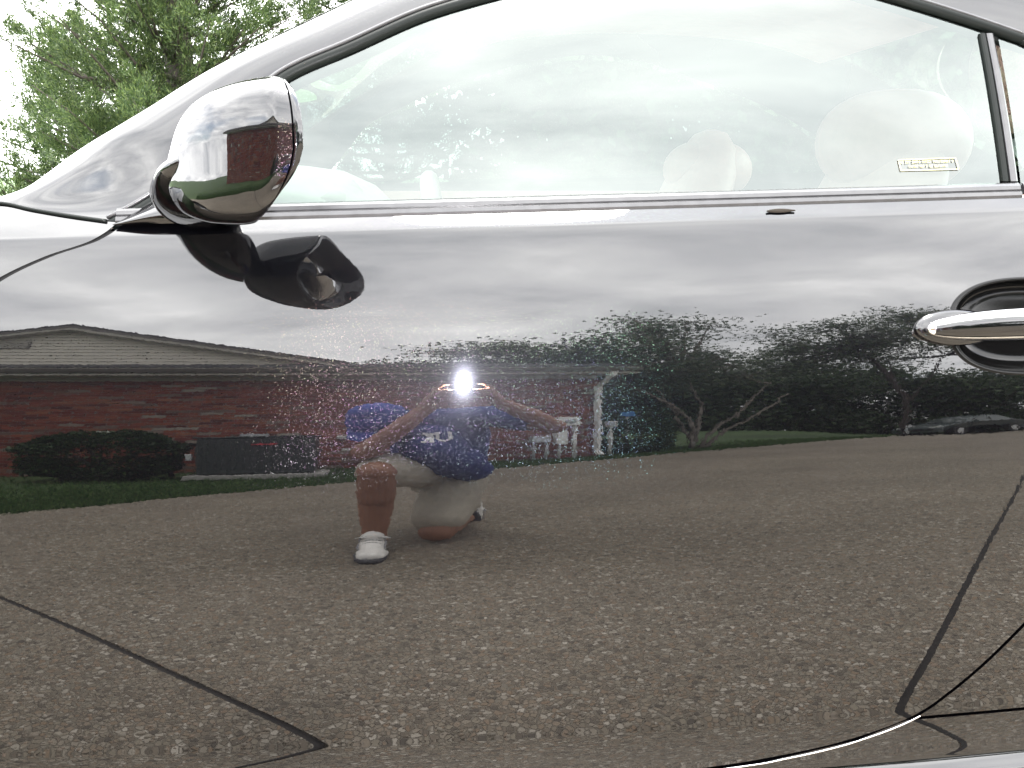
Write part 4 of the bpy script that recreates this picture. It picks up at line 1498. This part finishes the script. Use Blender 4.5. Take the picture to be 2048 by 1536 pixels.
# ------------------------------------------------------------------ parked sedan far down the drive
def sedan(pos, rz):
    root = empty('parked_sedan', pos, 'dark grey sedan parked far down the driveway by the trees', 'car')
    root.rotation_euler = (0, 0, rz)
    DK = simple('dark_grey_paint', (.085, .10, .10), .2, spec=.6)
    GL = simple('dark_window', (.05, .062, .06), .05, spec=.8)
    side = [(-2.3, .30), (-2.32, .55), (-2.2, .72), (-1.5, .86), (-1.05, .92), (-.55, 1.28), (.1, 1.42), (.75, 1.40), (1.35, 1.10), (1.6, .98), (2.2, .93), (2.32, .75), (2.3, .35)]
    sv = curve_pts([(x, 0, z_) for x, z_ in side], 60)
    rows = []
    for yv, sq, zq in ((-.70, .0, .0), (-.86, .94, .90), (-.90, .985, .96), (-.84, .995, .98), (-.6, 1, 1), (0, 1.01, 1.012), (.6, 1, 1), (.84, .995, .98), (.90, .985, .96), (.86, .94, .90), (.70, .0, .0)):
        rr = []
        for p in sv:
            up_ = max(p[2] - .95, 0) / .47
            yv2 = yv * (1 - .24 * up_)
            rr.append((p[0] * (sq if sq else .9), yv2, .28 + (p[2] - .28) * (zq if zq else .3)))
        rows.append(rr)
    v, f = grid_vf(rows)
    link('body', mesh('body', v, f, True), DK, root)
    for s in (-1, 1):
        for pts in ([(-.92, .95), (-.50, 1.235), (.08, 1.35), (.08, .95)], [(.14, .95), (.14, 1.352), (.70, 1.33), (1.18, 1.10), (1.25, .97)]):
            P = [(x, s * (.905 * (1 - .24 * max(z_ - .95, 0) / .47)), z_) for x, z_ in pts]
            w = mesh('side_window', P, [tuple(range(len(P)))]); link('side_window', w, GL, root)
    P = [(-1.03, -.72, .96), (-1.03, .72, .96), (-.53, .60, 1.30), (-.53, -.60, 1.30)]
    link('windscreen', mesh('windscreen', [(x - .02, y, z_ + .015) for x, y, z_ in P], [(0, 1, 2, 3)]), GL, root)
    P = [(1.58, -.70, 1.0), (1.58, .70, 1.0), (.80, .60, 1.385), (.80, -.60, 1.385)]
    link('rear_window', mesh('rear_window', [(x + .02, y, z_ + .015) for x, y, z_ in P], [(0, 3, 2, 1)]), GL, root)
    for x in (-1.42, 1.40):
        for s in (-1, 1):
            v, f = tube_vf([(x, s * .70, .32), (x, s * .915, .32)], .32, 24); w = link('wheel', mesh('wheel', v, f), TYRE, root)
            v, f = tube_vf([(x, s * .90, .32), (x, s * .922, .32)], .2, 18); link('rim', mesh('rim', v, f), ALLOY, w)
    for s in (-1, 1):
        v, f = box_vf((-2.22, s * .62, .66), (.14, .36, .12)); link('headlight', mesh('headlight', v, f), simple('lamp_lens', (.6, .6, .6), .1), root)
        v, f = box_vf((2.27, s * .62, .80), (.08, .34, .14)); link('tail_light', mesh('tail_light', v, f), simple('red_lens', (.3, .02, .02), .2), root)
        v, f = box_vf((-.75, s * 1.0, .98), (.12, .16, .11)); link('door_mirror', mesh('door_mirror', v, f), DK, root)
    v, f = box_vf((-2.325, 0, .48), (.03, 1.3, .12)); link('grille', mesh('grille', v, f), LINER, root)
    return root


sedan((15.3, -23.0, gz(15.3, -23.0)), R(-22))


# ------------------------------------------------------------------ cedars behind the coupe
CEDAR = island('cedar_sprays', [(0, (.016, .030, .011)), (.35, (.034, .058, .018)), (.7, (.060, .092, .027)), (1, (.10, .13, .042))], .6, .3)


def cedar(base, h, rad, label, seed, nb=230, low=.15, dens=1.0):
    r_ = np.random.default_rng(seed)
    root = empty('cedar_tree', base, label, 'tree', 'cedars behind the coupe')
    vf = [[], []]
    add_vf(vf, tube_vf([(0, 0, 0), (.05, 0, h * .3), (-.04, .03, h * .7), (0, 0, h)], [.16, .13, .07, .02], 8))
    Ps, Ds, Ls = [], [], []
    for k in range(nb):
        u = low + (1 - low) * (k + r_.uniform(0, 1)) / nb
        z_ = h * u
        a = k * 2.4 + r_.uniform(-.5, .5)
        ln = rad * (1.05 - u) ** .62 * r_.uniform(.6, 1.12)
        d = np.array([math.cos(a), math.sin(a), r_.uniform(.05, .5)]); d /= np.linalg.norm(d)
        p0 = np.array([0, 0, z_]); p1 = p0 + d * ln * .55 + np.array([0, 0, -.04 * ln]); p2 = p0 + d * ln + np.array([0, 0, .10 * ln])
        add_vf(vf, tube_vf([tuple(p0), tuple(p1), tuple(p2)], [.022, .014, .004], 5, cap=False))
        # clumps along the outer part of the limb
        nc = int(7 + ln * 10)
        for c_ in range(nc):
            t_ = r_.uniform(.16, 1.02)
            c = (1 - t_) ** 2 * p0 + 2 * t_ * (1 - t_) * p1 + t_ * t_ * p2 + r_.normal(0, .09, 3) * np.array([1, 1, .8])
            near = c[2] < 3.05
            m = int(r_.integers(100, 150) * dens) if near else int(r_.integers(16, 26))
            dirc = d * .8 + np.array([0, 0, .75]) + r_.normal(0, .35, 3)
            dirc /= np.linalg.norm(dirc)
            t2 = r_.uniform(0, 1, (m, 1)) ** .8
            sz = r_.uniform(.13, .27)
            P = c + dirc * t2 * sz + r_.normal(0, 1, (m, 3)) * sz * .26 * (1.05 - t2 * .8)
            D = dirc * .8 + (P - c - dirc * t2 * sz) * 5 + r_.normal(0, .35, (m, 3))
            Ps.append(P); Ds.append(D); Ls.append(np.full(m, 1.05 / dens ** .5 if near else 2.3))
    P = np.concatenate(Ps); D = np.concatenate(Ds); n = len(P); S_ = np.concatenate(Ls)
    link('trunk', mesh('trunk', vf[0], vf[1], True), BARK_D, root)
    link('crown', leaf_mesh('crown', P, D, r_.uniform(.022, .05, n) * S_, r_.uniform(.0028, .005, n) * S_, r_), CEDAR, root)
    return root


cedar((-2.55, 9.0, -.04), 6.4, 1.75, 'large feathery green cedar rising behind the windscreen pillar', 101, 270, .10)
cedar((-.75, 10.6, -.04), 6.0, 1.5, 'cedar partly hidden behind the roof of the coupe', 102, 150, .12, .75)
cedar((-4.55, 12.2, -.04), 2.6, 1.5, 'low bright cedar at the far left edge, shortest of the three', 103, 70, .04, .4)

for k, (x, y, h, w) in enumerate(((1.6, 11.6, 5.2, 'left'), (4.3, 12.6, 5.6, 'middle'), (7.2, 11.8, 5.0, 'right'))):
    lab = {'left': 'leafy shade tree behind the coupe, next to the cedars', 'middle': 'leafy shade tree seen through the middle of the side window', 'right': 'leafy shade tree seen through the rear of the side window'}[w]
    tree('shade_tree', (x, y, -.04), lab, 130 + k, [([(0, 0, 0), (.1, 0, h * .3), (-.1, 0, h * .65)], [.16, .13, .06])],
         lobes_for(140 + k, (0, 0, h * .55), (1.9, 1.4, h * .36), 34, 1.05) + lobes_for(150 + k, (0, -.4, h * .18), (1.6, .8, h * .12), 16, .8), 26000, .17, LEAF_A, BARK_D, 'shade trees behind the coupe', 10)

# ------------------------------------------------------------------ the photographer kneeling before the door
SKIN = simple('tanned_skin', (.27, .13, .08), .5, noise=.1, scale=25, bump=.05)
SHIRT = simple('blue_cotton', (.028, .042, .17), .9, noise=.12, scale=40, bump=.2)
CAP = simple('blue_cap_cloth', (.04, .07, .30), .85, noise=.08, scale=60, bump=.1)
KHAKI = simple('khaki_twill', (.43, .39, .32), .9, noise=.1, scale=35, bump=.2)
SHOE = simple('white_leather', (.72, .70, .66), .5, noise=.06, scale=40)
SOLE = simple('dark_sole', (.05, .05, .055), .7)
HAIR = simple('dark_hair', (.04, .028, .02), .7)

person = empty('person', (-.07, -1.65, 0), 'person in a blue shirt, blue cap and khaki shorts kneeling with a camera', 'person')

LK, RK = (-.245, -1.425, .485), (-.075, -1.615, .075)
LH, RHp = (-.13, -1.82, .46), (.0, -1.84, .45)
LS, RS = (-.215, -1.63, .79), (.095, -1.67, .82)
LE, RE = (-.285, -1.455, .60), (.275, -1.50, .725)
LHN, RHN = (-.068, -1.392, .925), (.070, -1.392, .93)
HEAD = Vector((-.245, -1.545, .785))
fdir = Vector((-.30, .50, -.81)).normalized()            # where the face points: down at the screen
udir = (Vector((-.25, .55, .6)) - fdir * Vector((-.25, .55, .6)).dot(fdir)).normalized()
rdir = fdir.cross(udir)


def hp_(a, b, c):
    return tuple(HEAD + rdir * a + udir * b + fdir * c)


body = [
    # planted leg
    (LH, .085, (-.20, -1.58, .49), .072), ((-.20, -1.58, .49), .072, LK, .062),
    (LK, .060, (-.250, -1.455, .34), .058), ((-.250, -1.47, .36), .060, (-.258, -1.475, .12), .040),
    ((-.258, -1.475, .12), .040, (-.258, -1.47, .05), .038), ((-.258, -1.48, .05), .035, (-.258, -1.34, .045), .03),
    # kneeling leg, shin laid back on the ground
    (RHp, .085, (-.04, -1.70, .22), .078), ((-.04, -1.70, .22), .078, RK, .062),
    (RK, .058, (-.03, -1.85, .075), .056), ((-.03, -1.85, .075), .056, (.01, -2.03, .07), .036),
    ((.01, -2.03, .07), .036, (.02, -2.10, .05), .034),
    # trunk and neck
    ((-.06, -1.84, .46), .10, (-.06, -1.77, .62), .10), ((-.06, -1.77, .62), .10, (-.065, -1.70, .76), .10),
    (LS, .06, RS, .06), ((-.09, -1.66, .82), .06, (-.20, -1.585, .80), .05),
    # arms
    (LS, .050, LE, .042), (LE, .043, (-.20, -1.43, .71), .042), ((-.20, -1.43, .71), .042, (-.095, -1.405, .875), .029),
    (RS, .050, RE, .042), (RE, .042, (.20, -1.455, .80), .041), ((.20, -1.455, .80), .041, (.095, -1.405, .895), .029),
    # head: skull, jaw, nose, ears
    (hp_(0, .02, -.02), .085, hp_(0, .01, .02), .078), (hp_(0, -.02, .03), .068, hp_(0, -.075, .05), .045),
    (hp_(0, .0, .085), .012, hp_(0, -.025, .104), .014), (hp_(.078, -.005, -.01), .012, hp_(.083, -.035, -.008), .010), (hp_(-.078, -.005, -.01), .012, hp_(-.083, -.035, -.008), .010),
]


def hand(wrist, s):
    """palm and five bent fingers; s = +1 for the hand on the camera's right, -1 for the left"""
    w = Vector(wrist); caps = []
    grip = Vector((s * .062, -1.375, .968))
    pal = grip + Vector((s * .016, -.012, -.018))
    caps.append((tuple(w + Vector((s * .012, 0, -.02))), .027, tuple(pal), .024))
    caps.append((tuple(pal + Vector((0, .004, -.018))), .017, tuple(pal + Vector((0, .004, .024))), .017))
    lens_ = (.046, .052, .050, .042)
    for k in range(4):
        z = .028 - k * .0185
        a = pal + Vector((s * .006, .012, z)); b = a + Vector((-s * .006, lens_[k] * .62, .003))
        c = b + Vector((-s * lens_[k] * .55, .010, .002)); d = c + Vector((-s * lens_[k] * .36, -.006, -.001))
        if k == 0: c = b + Vector((-s * .016, .004, .016)); d = c + Vector((-s * .018, -.006, .006))
        caps += [(tuple(a), .0092, tuple(b), .0086), (tuple(b), .0086, tuple(c), .0080), (tuple(c), .0080, tuple(d), .0068)]
    t0 = pal + Vector((s * .0, -.014, -.006)); t1 = t0 + Vector((-s * .020, -.016, .014)); t2 = t1 + Vector((-s * .024, .002, .008))
    caps += [(tuple(t0), .0125, tuple(t1), .0105), (tuple(t1), .0105, tuple(t2), .0085)]
    return caps


body += hand((-.095, -1.405, .885), -1) + hand((.095, -1.405, .90), 1)
bo = blob('body', body, SKIN, person, .0064, 3)
for s in (-1, 1):
    blob('eye', [(hp_(s * .031, .008, .076), .0105, hp_(s * .031, .008, .078), .0105)], simple('eye_white', (.7, .68, .65), .2), person, .003, 1)
blob('mouth', [(hp_(-.022, -.055, .088), .006, hp_(.022, -.055, .088), .006)], simple('lips', (.34, .14, .11), .5), person, .003, 1)
blob('hair', [(hp_(0, .0, -.035), .088, hp_(0, -.03, -.04), .078)], HAIR, person, .006, 2)

shirt = [((-.06, -1.85, .45), .135, (-.065, -1.78, .58), .135), ((-.065, -1.78, .58), .135, (-.065, -1.71, .72), .135), ((-.065, -1.71, .72), .135, (-.065, -1.68, .77), .115),
         ((-.02, -1.80, .46), .10, (-.02, -1.74, .70), .115), ((-.11, -1.80, .48), .115, (-.12, -1.70, .70), .12), ((-.07, -1.86, .47), .125, (-.07, -1.80, .62), .13), ((-.04, -1.83, .50), .11, (-.02, -1.74, .72), .11), ((.005, -1.74, .42), .055, (-.005, -1.74, .50), .075),
         (LS, .078, RS, .078), (LS, .072, (-.258, -1.52, .675), .064), (RS, .076, (.19, -1.575, .77), .066), ((-.13, -1.66, .57), .075, (-.13, -1.67, .64), .09), ((-.10, -1.66, .535), .055, (.03, -1.70, .47), .075), ((-.115, -1.54, .605), .075, (-.02, -1.66, .52), .10), ((-.10, -1.60, .68), .085, (-.07, -1.62, .60), .10), ((-.10, -1.655, .82), .068, (-.13, -1.635, .83), .062)]
sh = blob('shirt', shirt, SHIRT, person, .008, 4)
shorts = [((-.06, -1.86, .44), .135, (-.06, -1.84, .40), .135), (LH, .115, (-.20, -1.585, .485), .105), ((-.20, -1.585, .485), .105, (-.228, -1.49, .485), .092),
          (RHp, .110, (-.05, -1.72, .24), .105), ((-.05, -1.72, .24), .105, (-.068, -1.66, .165), .098), ((-.04, -1.74, .20), .09, (-.01, -1.75, .24), .08)]
so = blob('shorts', shorts, KHAKI, person, .008, 3)
v, f = tube_vf([hp_(.078, .055, .02), hp_(.0, .06, .085), hp_(-.078, .055, .02)], .004, 6)

# cap: dome, bill, button, orange-red piping on the bill
capo = blob('cap', [(hp_(0, .045, -.012), .100, hp_(0, .035, .012), .097), (hp_(0, .085, .0), .074, hp_(0, .09, .0), .070)], CAP, person, .006, 3)
rows = []
for u in np.linspace(-1, 1, 17):
    a = u * 1.12
    rows.append([hp_(math.sin(a) * (.094 + .0 * w), .032 - .012 * w - .022 * u * u * w, math.cos(a) * .092 + .075 * w * (1 - .55 * u * u)) for w in np.linspace(0, 1, 7)])
v, f = grid_vf(rows)
bill = part('bill', v, f, CAP, person, True)
sd = bill.modifiers.new('thick', 'SOLIDIFY'); sd.thickness = .005
part('bill_edge', *tube_vf([r_[-1] for r_ in rows], .0035, 6), simple('red_piping', (.5, .06, .05), .7), bill, True)
blob('cap_button', [(hp_(0, .158, 0), .009, hp_(0, .160, 0), .008)], CAP, person, .003, 1)


# trainers
def trainer(heel, toe, pitch=0.0):
    heel, toe = Vector(heel), Vector(toe)
    d = (toe - heel).normalized(); r_ = d.cross(Vector((0, 0, 1))).normalized(); u = r_.cross(d)
    q = lambda a, b, c: tuple(heel + d * a + r_ * b + u * c)
    s = blob('shoe', [(q(.04, 0, .06), .038, q(.12, 0, .055), .042), (q(.12, 0, .05), .042, q(.20, .004, .038), .040), (q(.20, .004, .036), .040, q(.245, .006, .03), .032),
                      (q(.19, -.016, .032), .030, q(.245, -.012, .028), .026), (q(.19, .02, .032), .030, q(.24, .02, .028), .025),
                      (q(.035, 0, .06), .038, q(.04, 0, .105), .034), (q(.08, 0, .08), .040, q(.085, 0, .105), .037)], SHOE, person, .005, 2)
    rows = []
    for zz in (0, .008, .024, .026):
        rg_ = []
        for k in range(41):
            a = 2 * math.pi * k / 40; c, sn = math.cos(a), math.sin(a)
            wv = .041 + .010 * (1 / (1 + math.exp(-10 * c)))
            gr = 1.0 if zz not in (0, .026) else (.95 if zz == 0 else .8)
            rg_.append(q(.145 + .150 * math.copysign(abs(c) ** .8, c) * gr, wv * math.copysign(abs(sn) ** .8, sn) * gr, zz))
        rows.append(rg_)
    v, f = grid_vf(rows); f.append(tuple(range(40))[::-1])
    part('sole', v, f, SOLE, s, True)
    for k in range(5):
        a = .098 + k * .022; z_ = .108 - k * .0098
        pts = [q(a, -.026, z_ - .012), q(a + .006, -.012, z_ - .001), q(a + .006, .012, z_ - .001), q(a, .028, z_ - .012)]
        part('lace', *tube_vf(pts, .0028, 5), simple('grey_lace', (.3, .3, .3), .8), s, True)
    for sgn in (-1, 1):
        pts = [q(.215, sgn * .030, .045), q(.17, sgn * .040, .062), q(.12, sgn * .040, .083), q(.09, sgn * .036, .104)]
        part('seam', *tube_vf(pts, .0026, 5), simple('grey_stitch', (.22, .22, .23), .8), s, True)
    loop = [q(.10, .0, .106), q(.12, -.03, .112), q(.095, -.05, .10), q(.105, -.01, .104), q(.12, .035, .112), q(.10, .052, .098), q(.1, .0, .105)]
    part('lace', *tube_vf([tuple(p) for p in curve_pts(loop, 30)], .003, 5), simple('white_lace', (.7, .7, .68), .8), s, True)


trainer((-.262, -1.525, .0), (-.252, -1.235, .0))
trainer((.018, -2.10, .145), (.03, -2.14, .02))

# lettering on the chest: white U and K, laid on the cloth
dg = bpy.context.evaluated_depsgraph_get()
bvh = BVHTree.FromPolygons([tuple(v_.co + parent_loc(sh)) for v_ in sh.data.vertices], [tuple(p.vertices) for p in sh.data.polygons])
def letters():
    segs = [(-.055, .042, -.055, -.022), (-.055, -.022, -.035, -.042), (-.035, -.042, -.012, -.042), (-.012, -.042, .006, -.022), (.006, -.022, .006, .042),
            (-.068, .042, -.040, .042), (-.008, .042, .020, .042),
            (.034, .030, .034, -.050), (.036, -.008, .068, .030), (.042, -.006, .072, -.050), (.020, .030, .048, .030), (.020, -.050, .046, -.050), (.056, .030, .080, .030), (.058, -.050, .084, -.050)]
    V, F = [], []
    C0 = Vector((-.070, -1.45, .682)); S_ = .62
    for x0, z0, x1, z1 in segs:
        d = Vector((x1 - x0, z1 - z0)); ln = d.length; d.normalize(); n_ = Vector((-d.y, d.x)) * .0085
        m = 6
        for i in range(m + 1):
            for s in (-1, 1):
                p = Vector((x0, z0)) + d * (ln * i / m * 1.06 - ln * .03) + n_ * s
                o_ = Vector((C0.x - p.x * S_, C0.y, C0.z + p.y * S_))
                h, nn_, _, _ = bvh.ray_cast(o_, Vector((0, -1, 0)))
                V.append(tuple((h + Vector((0, .0025, 0))) if h else (o_.x, -1.56, o_.z)))
        b = len(V) - 2 * (m + 1)
        for i in range(m): F.append((b + 2 * i, b + 2 * i + 1, b + 2 * i + 3, b + 2 * i + 2))
    o = part('chest_letters', V, F, simple('white_print', (.8, .8, .8), .7), sh)
    return o


letters()

# ---- the compact camera with its flash firing
cm = empty('compact_camera', (0, -1.375, .94), 'compact camera with its flash firing, held up in both hands', 'camera')
BLK = simple('camera_black', (.02, .02, .021), .4, noise=.1, scale=80)
bevel_box('camera_body', (0, -1.374, .972), (.125, .038, .075), BLK, cm, 0, .008, 3)
part('lens_barrel', *tube_vf([(0, -1.356, .970), (0, -1.340, .970), (0, -1.338, .970)], [.023, .022, .016], 24, up=(0, 0, 1)), BLK, cm, True)
bevel_box('grip', (-.052, -1.352, .966), (.02, .014, .06), BLK, cm, 0, .005, 2)
fl = mat_new('flash_tube')
fl[2].inputs['Emission Color'].default_value = (1, .98, 1, 1)
fl[2].inputs['Emission Strength'].default_value = 120
part('flash_window', *tube_vf([(.0, -1.3545, 1.006), (.0, -1.350, 1.006)], .033, 24, flat=.46, up=(0, 0, 1)), fl[0], cm, True)
fla = bpy.data.lights.new('flash', 'AREA')
fla.shape = 'ELLIPSE'; fla.size = .03; fla.size_y = .066; fla.energy = 14.0; fla.color = (1, .98, 1)
flo = bpy.data.objects.new('flash', fla); COL.objects.link(flo)
flo.parent = cm; flo.location = (0, .0265, .066); flo.rotation_euler = (math.pi / 2 - .2, 0, 0)

# small dark piece imitating a dark reflection in the door's shoulder
lv_ = []
for u in np.linspace(0, 1, 9):
    w = .0042 * math.sin(math.pi * min(u * 1.08, 1)) ** .7 + .0004
    x = .402 + .038 * u
    for s in (-1, 0, 1):
        p = flank(x, .9135 + s * w * .5, .0)
        lv_.append((p[0], p[1] - .0012 - (.0018 if s == 0 else 0), p[2] + .0012))
lf_ = []
for i in range(8):
    for j in range(2): lf_.append((i * 3 + j, i * 3 + j + 1, i * 3 + j + 4, i * 3 + j + 3))
lo = link('shoulder_reflection', mesh('shoulder_reflection', lv_, lf_), simple('dark_reflection', (.012, .01, .008), .9, spec=.05))
md = lo.modifiers.new('thick', 'SOLIDIFY'); md.thickness = .0006
tag(lo, 'tiny dark piece standing in for a dark reflection on the door shoulder below the window', 'leaf')
